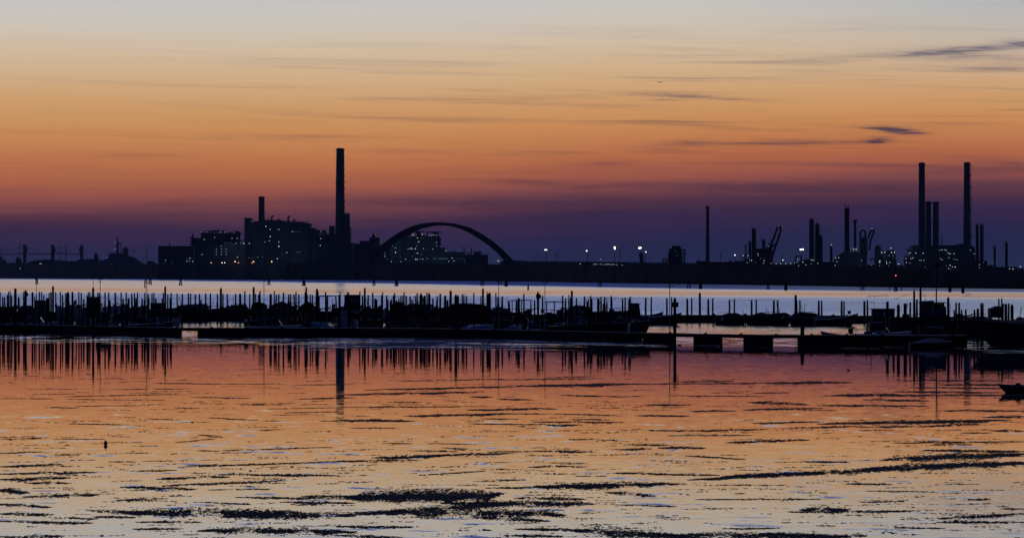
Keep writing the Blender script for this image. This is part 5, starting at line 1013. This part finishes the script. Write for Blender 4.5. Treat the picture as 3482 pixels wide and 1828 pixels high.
# rowing boats and covered boats on the right rear dock
bt(2165, 2256, 452, 'row', 'small rowing boat with upturned bow, left of the double-headed lamp', hs=1.0, hb=1.55, paint='hullb')
bt(2205, 2318, 445, 'row', 'rowing boat with upturned bow behind the boarded post', hs=.95, hb=1.5)
bt(2432, 2545, 448, 'tarp', 'covered boat with an outboard at its left end, right of the open water', cover='tarpd', cabh=.7, hs=.85, hb=1.0)
bt(2540, 2640, 446, 'tarp', 'second covered boat right of the open water', cover='tarpd', cabh=.75, hs=.85, hb=1.0)
bt(2618, 2690, 444, 'box', 'covered boat with a flat dark top left of the shielded pointed post', cover='tarpd', cabh=.6, hs=.95, motor=False)
bt(2688, 2786, 442, 'box', 'covered boat with lumpy bags on top, right of the shielded post', cover='tarpd', cabh=.65, hs=.95, motor=False)
bt(2775, 2838, 448, 'row', 'small rowing boat with a rising pale bow behind the bigger one', hs=.85, hb=1.3)
bt(2770, 2918, 436, 'row', 'large rowing boat with a high rising bow and a bucket', hs=.75, hb=1.5, W=2.2)
tag(MB().tube([P(2888, 1068, 436), P(2888, 1056, 436)], [.16, .24], 12).build('bucket', M['motor']), 'dark bucket perched on the bow of the large rowing boat', 'bucket')
bt(2956, 3062, 400, 'cabin', 'cabin boat with two bright windows, right of the rear dock', cab=(-.42, .3), cabh=1.45, hs=.9, W=2.6)
bt(3020, 3330, 372, 'open', 'long dark hull stretching behind the radar boat, right', hs=1.75, hb=1.8, W=3.0)
bt(3120, 3222, 350, 'cabin', 'work boat with a flared wheelhouse roof, right part of the marina', cab=(-.35, .42), cabh=2.3, hs=1.1, W=2.8)
bt(3225, 3400, 352, 'tarp', 'long low covered hull left of the last post group', cover='tarpd', cabh=.55, hs=1.7, hb=1.7, W=2.8)
bt(3290, 3800, 306, 'tarp', 'massive black hull filling the right edge of the marina', hs=1.7, hb=2.3, W=4.2, name='barge', cat='barge', flip=True, paint='hull', cover='tarpd', cabh=.6, motor=False)
bt(3445, 3560, 340, 'speed', 'blue-topped bow entering at the right edge', paint='hullb', hs=1.7, hb=1.9, flip=True)
t = thing('deck_house', 'squat deck house with two upright poles near the right edge', 'deck house', P(3387, 1070, 338)); D = 338
MB().prism([(XD(a, D), P(0, b, D)[2]) for a, b in ((3366, 1080), (3366, 1047), (3378, 1048), (3382, 1043), (3392, 1040), (3412, 1042), (3412, 1080))], D, D + 1.6).build('wall', M['hull'], t)
# the open boat in the foreground right
x, L = X2(3398, 3640, 186); boat(x, 186, L, 'row', 'dark open boat cut by the right edge, alone in the foreground water', math.pi - .05, hs=.28, hb=.42, W=1.3)
th = tag(MB().tube([(XD(3462, 186), 186, .2), (XD(3462, 186), 186, .44), (XD(3462, 186), 186, .52)], [.18, .16, .05], 10).build('sack', M['tarpd']), 'rounded sack in the foreground boat at the right edge', 'sack')
# canopy gantry and radar on the flared wheelhouse
tgan = thing('gantry', 'open pipe gantry standing left of the flared wheelhouse', 'gantry', (XD(3155, 346), 346, 1.5)); D = 346; fr = MB()
for a, b in (((3131, 1026), (3176, 1024)), ((3133, 1026), (3133, 1062)), ((3172, 1024), (3172, 1060)), ((3142, 1036), (3160, 1032)), ((3148, 1026), (3150, 1040))): fr.bar(P(*a, D), P(*b, D), .09)
fr.build('frame', M['metal'], tgan)
tag(MB().blob(P(3191, 1036, 349), .42, (1, 1, .4), 12, 6).build('radar', M['motor']), 'flat round radar on the flared wheelhouse roof', 'radar')
# ropes with hanging weed, strung between piles
def garland(a, b, D, label, sag=1.5, hang=9, seed=1, L=6):
    r_ = np.random.default_rng(seed); t = thing('strung_rope', label, 'rope', P(*a, D), 'weed-hung ropes between piles'); k = D / F
    pts = [(a[0] + (b[0] - a[0]) * i / 12, a[1] + (b[1] - a[1]) * i / 12 + sag * 4 * (i / 12) * (1 - i / 12) + r_.normal(0, .25)) for i in range(13)]
    MB().tube([P(*p_, D) for p_ in pts], .42 * k, 5).build('rope', M['rope'], t)
    for _ in range(hang):
        i = r_.integers(0, 12); p_ = pts[i]; sx_ = r_.uniform(0, 8); l = r_.uniform(.4, 1) * L
        MB().tube([P(p_[0] + sx_, p_[1], D), P(p_[0] + sx_ - l * .35, p_[1] + l * .5, D), P(p_[0] + sx_ - l * .8, p_[1] + l, D)], [.25 * k, .6 * k, .2 * k], 5).build('hanging_weed', M['rope'], t)
garland((1987, 1008.5), (2078, 1008), 392, 'weed-hung rope between piles left of the humped cover boat wheelhouse', .6, 8, 3)
garland((2010, 1013), (2143, 1014), 384, 'longer weed-hung rope below the first one, centre right', 1.0, 14, 4)
garland((2078, 1010), (2212, 1014), 388, 'weed-hung rope ending left of the double-headed lamp', 1.2, 14, 5)
garland((2482, 1019), (2566, 1020), 470, 'weed-hung rope between two pile pairs right of the shielded post', .4, 9, 6)
garland((2566, 1019), (2646, 1019), 472, 'weed-hung rope just left of the tall pointed post on the right', .4, 6, 7)
garland((2865, 1029), (2940, 1027), 470, 'heavier rope between two pile pairs left of the cabin boat', .2, 3, 8)
garland((2950, 1025), (3015, 1030), 470, 'rope running right towards the two-window cabin boat', .5, 5, 9)
garland((2951, 1004), (3018, 1001), 400, 'high net rope above the two-window cabin boat', 3.0, 12, 10, 9)
garland((1250, 1006), (1365, 1006), 392, 'thin rope with dangling strands right of the boxy wheelhouse', .8, 7, 11, 10)
garland((3040, 1015), (3094, 997), 360, 'slanting rope rising to the right above the right-hand posts', 1.0, 3, 12)
garland((905, 1014), (1175, 1005), 394, 'thin plain rope crossing behind the piles in the left half', .5, 0, 13)
garland((340, 1011), (440, 1020), 396, 'thin guard rope right of the twin-headed lamp', .5, 2, 14, 3)

# ------------------------------------------------------------------ birds
def flyer(x, y, span, D, label, lift=(.12, .02), roll=0.0, body=True, vshape=False):
    k = D / F; c = P(x, y, D); mb = MB(); h = span / 2 * k
    for s in (-1, 1):
        if vshape: pts = [(0, 0), (.35, .38), (.7, .10), (1, -.35)]
        else: pts = [(0, 0), (.25, lift[0] * .7), (.55, lift[0]), (1, lift[0] + lift[1])]
        ch = [.26, .24, .16, .03]
        lo = []; 
        for (px_, pz) in pts: lo.append((c[0] + s * px_ * h * math.cos(roll), c[2] + pz * h + s * px_ * h * math.sin(roll)))
        b = len(mb.v)
        for (q_, cc) in zip(lo, ch): mb.v += [(q_[0], D - cc * h, q_[1]), (q_[0], D, q_[1] + .035 * h), (q_[0], D + cc * h * .6, q_[1])]
        for i in range(3):
            for j in range(3): mb.f.append((b + i * 3 + j, b + i * 3 + 3 + j, b + i * 3 + 3 + (j + 1) % 3, b + i * 3 + (j + 1) % 3))
    mb.tube([(c[0], D - .62 * h, c[2] - .01 * h), (c[0], D - .4 * h, c[2] + .02 * h), (c[0], D - .1 * h, c[2] - .03 * h), (c[0], D + .3 * h, c[2] - .02 * h), (c[0], D + .6 * h, c[2])], [.03 * h, .08 * h, .13 * h, .09 * h, .03 * h], 8)
    o = mb.build('gull', M['feather']); tag(o, label, 'bird', 'gulls in the air')
flyer(2244, 280, 36, 420, 'gull gliding high in the sky with wide flat wings', (.10, .06), .03)
flyer(2957, 619, 9, 600, 'tiny gull in the purple sky left of the right-hand chimneys', (.5, -.3), 0)
flyer(2079, 797, 13, 560, 'gull with wings arched down above the floodlight masts', vshape=True, roll=-.12)
flyer(1868, 748, 15, 900, 'faint gull right of the arch crown', (.1, .1), .2)
for i, (x, y) in enumerate(((1335, 754), (1341, 750), (1297, 753))): flyer(x, y, 7, 1200, 'tiny distant gull above the arch\'s left shoulder, %s of three' % ('middle', 'rightmost', 'leftmost')[i], (.3, .1), .3 * (i - 1))
def swimmer(x, y, wpx, label, side=1, upright=False, name='gull'):
    D = DY(y); k = D / F; L = wpx * k; cx = XD(x, D); mb = MB()
    if upright:   # seen from behind: round body, narrow raised neck
        mb.tube([(cx, D + L * 1.1, .10 * 1), (cx, D + L * .7, L * .42), (cx, D, L * .45), (cx, D - L * .6, L * .42), (cx + .02, D - L * .85, L * .62), (cx + L * .12, D - L * .9, L * .98), (cx + L * .12, D - L * .98, L * 1.12), (cx + L * .12, D - L * 1.3, L * 1.10)], [L * .06, L * .34, L * .52, L * .42, L * .26, L * .19, L * .17, L * .03], 12)
    else:
        s = side
        mb.tube([(cx - s * L * .55, D, L * .26), (cx - s * L * .35, D, L * .17), (cx, D, L * .12), (cx + s * L * .24, D, L * .16), (cx + s * L * .33, D, L * .34), (cx + s * L * .36, D, L * .46), (cx + s * L * .5, D, L * .43)], [L * .03, L * .11, L * .17, L * .13, L * .08, L * .075, L * .015], 10)
    o = mb.build(name, M['feather']); tag(o, label, 'bird', 'birds on the water')
swimmer(359, 1511, 13, 'dark duck seen from behind, alone on the left foreground water', upright=True, name='duck')
swimmer(2311, 1174, 17, 'gull swimming in the dock gap right of the boarded post')
swimmer(2885, 1259, 12, 'small bird on the rosy water in front of the last dock section', -1)
swimmer(2452, 1181, 12, 'small bird floating at the left corner of the second right gap', 1)
swimmer(831, 1169, 9, 'small bird on the water in front of the dock, left of the chimney reflection', 1)
swimmer(1484, 1302, 6, 'tiny bird on the orange water right of the boxy cover\'s column of piles', 1)
def percher(x, y, h, D, label, lean=.3):
    k = D / F; c = P(x, y + h * .8, D); z = h * k; mb = MB()
    mb.tube([(c[0] - lean * z * 1.0, D, c[2] - .05 * z), (c[0] - lean * z * .4, D, c[2] + .22 * z), (c[0], D, c[2] + .42 * z), (c[0] + lean * z * .35, D, c[2] + .7 * z), (c[0] + lean * z * .5, D, c[2] + .82 * z), (c[0] + lean * z * 1.1, D, c[2] + .8 * z)], [.03 * z, .13 * z, .2 * z, .12 * z, .11 * z, .02 * z], 8)
    mb.tube([(c[0], D, c[2] - .2 * z), (c[0], D, c[2] + .3 * z)], .03 * z, 5)
    tag(mb.build('gull', M['feather']), label, 'bird', 'birds perched on piles')
percher(1578, 998, 7, 388, 'small bird perched on a pile right of the thick pointed post', .6)
percher(1657, 991, 8, 386, 'gull perched beside the pointed post below the bent-headed lamp', -.6)
percher(2043, 1014, 7, 378, 'dark bird perched on a pile under the strung ropes, left one of two', -.9)
percher(2064, 1013, 7, 378, 'dark bird perched on a pile under the strung ropes, right one of two', .9)
percher(3108.5, 980, 9, 332, 'upright bird perched on the high post near the right', .1)

# ------------------------------------------------------------------ floating eelgrass: thousands of small tufts gathered in drifts
fl_x, fl_y, fl_s = [], [], []
def drift(x0, x1, y0, y1, th, dens=1.0, curve=0.0, spread=1.0):
    """a drift from (x0,y0) to (x1,y1) in photo px, th = thickness in px"""
    n = int((x1 - x0) * th * dens / 5.2)
    s = RNG.random(n); env = np.sin(np.pi * np.clip(s, 0.01, .99)) ** .5
    ph = RNG.uniform(0, 6.28, 4); nz = sum(np.sin(s * (7 + 9 * i) * (x1 - x0) / 600 + ph[i]) for i in range(4)) / 4
    keep = RNG.random(n) < (.35 + .65 * (nz > -.25)); 
    yy = y0 + (y1 - y0) * s + curve * 4 * s * (1 - s) + RNG.normal(0, .46, n) * th * env * spread * (.6 + .4 * np.abs(nz)) + nz * th * .25
    xx = x0 + (x1 - x0) * s + RNG.normal(0, 6, n)
    fl_x.extend(xx[keep]); fl_y.extend(yy[keep]); fl_s.extend(np.full(keep.sum(), 1.0))
W1 = lambda x, y: (x / 1.965, 1140 + y / 1.965); W2 = lambda x, y: (1150 + x / 1.965, 1140 + y / 1.965); W3 = lambda x, y: (2282 + x / 1.965, 1140 + y / 1.965)
DR_ = [(W1, 0, 340, 420, 422, 4), (W1, 200, 560, 360, 356, 3), (W1, 430, 1180, 408, 392, 5), (W1, 450, 1100, 425, 432, 3), (W1, 750, 1250, 360, 356, 4), (W1, 1100, 1900, 322, 325, 3), (W1, 1980, 2358, 330, 326, 4), (W1, 2000, 2358, 425, 415, 8), (W1, 310, 500, 480, 482, 5), (W1, 520, 1010, 472, 466, 4), (W1, 1180, 1330, 482, 486, 3),
 (W1, 1300, 1660, 412, 420, 5), (W1, 1600, 1980, 456, 454, 4), (W1, 1800, 2240, 490, 482, 4), (W1, 1930, 2250, 514, 510, 4), (W1, 470, 840, 590, 595, 5), (W1, 1400, 1700, 548, 565, 5), (W1, 1000, 1200, 556, 564, 4), (W1, 1830, 2060, 530, 528, 3), (W1, 2160, 2358, 572, 568, 5), (W1, 350, 690, 690, 692, 3), (W1, 0, 260, 692, 686, 4), (W1, 760, 860, 674, 676, 5), (W1, 1190, 1420, 712, 690, 4), (W1, 1320, 1450, 664, 668, 5), (W1, 1740, 1880, 632, 626, 5),
 (W1, 0, 280, 786, 776, 7), (W1, 360, 500, 798, 798, 3), (W1, 730, 1000, 788, 784, 4), (W1, 1330, 1450, 768, 772, 5), (W1, 1500, 2200, 768, 745, 6), (W1, 1200, 2350, 878, 838, 7), (W1, 1260, 1900, 866, 860, 6), (W1, 0, 410, 876, 860, 12), (W1, 0, 640, 925, 912, 12), (W1, 0, 460, 962, 950, 18), (W1, 200, 450, 985, 985, 14), (W1, 930, 1160, 904, 900, 9), (W1, 740, 900, 842, 844, 5), (W1, 1060, 1520, 958, 942, 14), (W1, 1500, 2250, 928, 934, 12), (W1, 820, 1300, 1010, 1026, 16), (W1, 1100, 1900, 1000, 970, 12), (W1, 750, 930, 976, 968, 5), (W1, 1400, 1820, 1030, 1024, 6),
 (W1, 0, 180, 1030, 1050, 24), (W1, 170, 640, 1078, 1060, 18), (W1, 800, 1120, 1098, 1088, 12), (W1, 0, 340, 1125, 1145, 16), (W1, 0, 360, 1190, 1196, 18), (W1, 440, 640, 1215, 1222, 10), (W1, 0, 620, 1240, 1252, 14), (W1, 1380, 1660, 1116, 1126, 9), (W1, 1580, 2358, 1080, 1092, 12), (W1, 1900, 2358, 1112, 1118, 14), (W1, 2030, 2358, 1072, 1078, 16), (W1, 600, 1100, 1170, 1190, 22), (W1, 850, 2000, 1182, 1182, 46), (W1, 1500, 2358, 1205, 1200, 34), (W1, 620, 900, 1212, 1210, 12), (W1, 930, 1340, 1245, 1245, 12), (W1, 1340, 2358, 1300, 1310, 36), (W1, 900, 1200, 1290, 1290, 12), (W1, 200, 420, 1335, 1340, 14), (W1, 0, 300, 1342, 1346, 10),
 (W2, 100, 1100, 1075, 1062, 64), (W2, 0, 900, 1082, 1084, 40), (W2, 700, 1700, 1120, 1125, 34), (W2, 0, 1250, 1200, 1118, 30), (W2, 300, 1500, 1180, 1190, 44), (W2, 900, 1400, 1215, 1235, 20), (W2, 1200, 1640, 1085, 1090, 16), (W2, 0, 500, 1275, 1280, 16), (W2, 0, 400, 1335, 1345, 16), (W2, 950, 1000, 1300, 1300, 12), (W2, 1200, 1700, 1290, 1300, 16), (W2, 1560, 2358, 1300, 1345, 42), (W2, 1100, 1500, 1335, 1340, 14),
 (W2, 1000, 2300, 1020, 988, 14), (W2, 1300, 2200, 1012, 990, 34), (W2, 1800, 2100, 1045, 1070, 18), (W2, 1900, 2250, 1130, 1140, 8), (W2, 1860, 2358, 915, 932, 12), (W2, 1290, 1560, 876, 872, 10), (W2, 1500, 1640, 858, 852, 6), (W2, 1600, 1780, 938, 938, 5), (W2, 930, 1230, 975, 962, 8), (W2, 540, 980, 932, 905, 6), (W2, 0, 540, 838, 832, 9), (W2, 230, 720, 820, 800, 18), (W2, 600, 1150, 800, 786, 12), (W2, 1010, 1400, 775, 775, 6), (W2, 1320, 1700, 772, 778, 12), (W2, 1850, 2100, 762, 756, 12), (W2, 2150, 2358, 748, 750, 12), (W2, 1560, 1830, 694, 698, 6), (W2, 1980, 2200, 732, 732, 8), (W2, 2060, 2358, 634, 636, 7),
 (W2, 0, 500, 566, 570, 14), (W2, 90, 380, 616, 618, 5), (W2, 450, 1130, 538, 524, 12), (W2, 870, 1450, 498, 490, 12), (W2, 1300, 1900, 576, 580, 8), (W2, 1400, 1620, 600, 598, 9), (W2, 1560, 1800, 560, 562, 7), (W2, 1000, 1400, 520, 524, 6), (W2, 1450, 1900, 522, 536, 6), (W2, 980, 1200, 556, 558, 6), (W2, 2000, 2330, 534, 538, 10), (W2, 2060, 2358, 462, 466, 10), (W2, 900, 1020, 410, 412, 8), (W2, 1080, 1290, 424, 430, 8), (W2, 340, 540, 445, 446, 6), (W2, 30, 900, 395, 380, 12), (W2, 200, 2000, 365, 320, 9), (W2, 1250, 1900, 338, 328, 14), (W2, 1800, 2358, 325, 322, 6), (W2, 420, 1100, 305, 290, 5), (W2, 1060, 1750, 296, 286, 5), (W2, 1400, 1700, 280, 274, 4), (W2, 0, 1000, 480, 474, 5), (W2, 600, 900, 720, 726, 4), (W2, 700, 860, 752, 756, 7), (W2, 300, 480, 720, 720, 6), (W2, 900, 1400, 590, 594, 6), (W2, 1500, 1900, 398, 410, 8),
 (W3, 0, 1200, 322, 316, 7), (W3, 700, 1180, 316, 314, 12), (W3, 60, 420, 308, 306, 9), (W3, 0, 600, 402, 406, 5), (W3, 540, 900, 445, 462, 18), (W3, 560, 780, 385, 380, 6), (W3, 1050, 2358, 402, 398, 10), (W3, 1100, 1500, 398, 392, 12), (W3, 990, 1700, 466, 472, 10), (W3, 500, 1000, 496, 486, 11), (W3, 150, 420, 504, 502, 9), (W3, 1500, 2200, 300, 302, 8), (W3, 1780, 2358, 328, 330, 10), (W3, 1600, 2250, 348, 352, 8), (W3, 1500, 2200, 374, 384, 10), (W3, 1300, 1700, 430, 436, 10), (W3, 1800, 2358, 500, 504, 9), (W3, 2100, 2358, 545, 540, 10), (W3, 570, 1000, 585, 574, 8), (W3, 1000, 2250, 590, 564, 18), (W3, 1300, 2100, 580, 580, 14), (W3, 1660, 2060, 608, 590, 10), (W3, 130, 600, 636, 628, 9), (W3, 800, 1200, 618, 608, 9), (W3, 1270, 1480, 634, 632, 6), (W3, 1260, 1620, 612, 606, 8), (W3, 0, 520, 668, 666, 6), (W3, 0, 220, 748, 750, 12), (W3, 380, 910, 714, 696, 14), (W3, 1500, 2358, 716, 708, 9), (W3, 1750, 2000, 728, 728, 10), (W3, 2150, 2358, 634, 640, 12), (W3, 1950, 2120, 650, 650, 7), (W3, 100, 490, 802, 826, 8), (W3, 860, 1100, 500, 500, 4),
 (W3, 890, 1180, 842, 844, 10), (W3, 1420, 2358, 830, 790, 34), (W3, 1700, 2358, 765, 775, 14), (W3, 130, 2358, 962, 845, 24), (W3, 1300, 2358, 890, 850, 36), (W3, 350, 1000, 940, 918, 26), (W3, 0, 300, 930, 930, 10), (W3, 1180, 1460, 990, 994, 10), (W3, 1320, 1700, 1036, 1042, 6), (W3, 190, 1000, 1094, 1092, 8), (W3, 780, 1640, 1178, 1172, 14), (W3, 880, 1180, 1160, 1160, 26), (W3, 1280, 1550, 1112, 1108, 7), (W3, 1800, 2358, 1222, 1190, 18), (W3, 1800, 2358, 1245, 1248, 12), (W3, 2000, 2140, 1095, 1092, 10), (W3, 1500, 1820, 1282, 1286, 8), (W3, 0, 1300, 1330, 1342, 34), (W3, 600, 1100, 1320, 1345, 22), (W3, 340, 720, 1290, 1286, 8), (W3, 2220, 2358, 1155, 1158, 8), (W3, 420, 520, 998, 998, 7)]
for fn, a, b, ya, yb, th in DR_:
    p0, p1 = fn(a, ya), fn(b, yb); th2 = th / 1.965
    dens = float(np.interp(p0[1], [1250, 1450, 1700], [3.0, 2.0, 1.35])); drift(p0[0], p1[0], p0[1], p1[1], max(th2 * 1.0, 1.1), dens * 1.15)
# loose scatter around the drifts
for _ in range(850):
    y = 1230 + 600 * RNG.random() ** .8; x = RNG.uniform(-60, 3540); ln = RNG.uniform(14, 170); th = RNG.uniform(.5, 1.7) * (1 + (y - 1250) / 500)
    drift(x, x + ln, y, y + RNG.uniform(-3, 2), th, float(np.interp(y, [1250, 1450, 1700], [1.3, .9, .6])) * RNG.uniform(.4, 1))
fx = np.array(fl_x); fy = np.array(fl_y); ok = (fy > 1225) & (fy < 1860) & (fx > -150) & (fx < 3630); fx, fy = fx[ok], fy[ok]
Dw_ = H * F / (fy - HY); X0 = (fx - CX) * Dw_ / F; N = len(fx); kk = Dw_ / F
lx = (1.2 + 10.5 * RNG.random(N) ** 1.8) * kk * np.interp(fy, [1250, 1800], [1.0, .75]); ly = RNG.uniform(.11, .48, N) * Dw_ ** 2 / (H * F) * np.interp(fy, [1250, 1450, 1800], [1.0, 1.6, 2.2]); hz = RNG.uniform(.003, .014, N) * np.interp(fy, [1250, 1500, 1800], [.6, 1.0, 1.0]) + (RNG.random(N) < .008) * .02
m6 = 6; ang = np.linspace(0, 2 * np.pi, m6, endpoint=False)[None, :] + RNG.uniform(0, 1, (N, 1)); rad = RNG.uniform(.55, 1.25, (N, m6))
vx = X0[:, None] + lx[:, None] * np.cos(ang) * rad; vy = Dw_[:, None] + ly[:, None] * np.sin(ang) * rad; vz = np.full((N, m6), .003) + RNG.uniform(0, .004, (N, m6))
cxv = X0 + RNG.normal(0, .2, N) * lx; V = np.concatenate([np.stack([vx, vy, vz], -1), np.stack([cxv, Dw_, hz], -1)[:, None, :]], 1).reshape(-1, 3)
base = np.arange(N)[:, None, None] * 7; tri = np.array([[j, (j + 1) % 6, 6] for j in range(6)])[None]; FA = (base + tri).reshape(-1, 3)
me = bpy.data.meshes.new('eelgrass'); me.vertices.add(len(V)); me.vertices.foreach_set('co', V.ravel().astype(np.float32)); me.loops.add(FA.size); me.loops.foreach_set('vertex_index', FA.ravel().astype(np.int32))
me.polygons.add(len(FA)); me.polygons.foreach_set('loop_start', np.arange(0, FA.size, 3, dtype=np.int32)); me.update(calc_edges=True); me.materials.append(M['weed'])
og = bpy.data.objects.new('eelgrass', me); COL.objects.link(og); tag(og, 'dark drifts of floating eelgrass streaking the calm foreground water', 'seaweed', None, 'stuff')
print('weed tufts', N, 'piles', len(allp))

# ------------------------------------------------------------------ evening air over the lagoon
HAZE = 1.3e-5
mh = bpy.data.materials.new('evening_air'); mh.use_nodes = True; t = NT(mh.node_tree); t.n.clear()
pv = t.n.new('ShaderNodeVolumePrincipled'); pv.inputs['Color'].default_value = (.5, .68, 1.0, 1); pv.inputs['Density'].default_value = HAZE; pv.inputs['Anisotropy'].default_value = 0.0
o_ = t.n.new('ShaderNodeOutputMaterial'); t.l.new(pv.outputs[0], o_.inputs['Volume'])
hz_ = MB().box(-42000, 42000, -400, 61000, -3, 260).build('haze', mh); tag(hz_, 'thin evening air over the lagoon', 'haze', None, 'stuff')
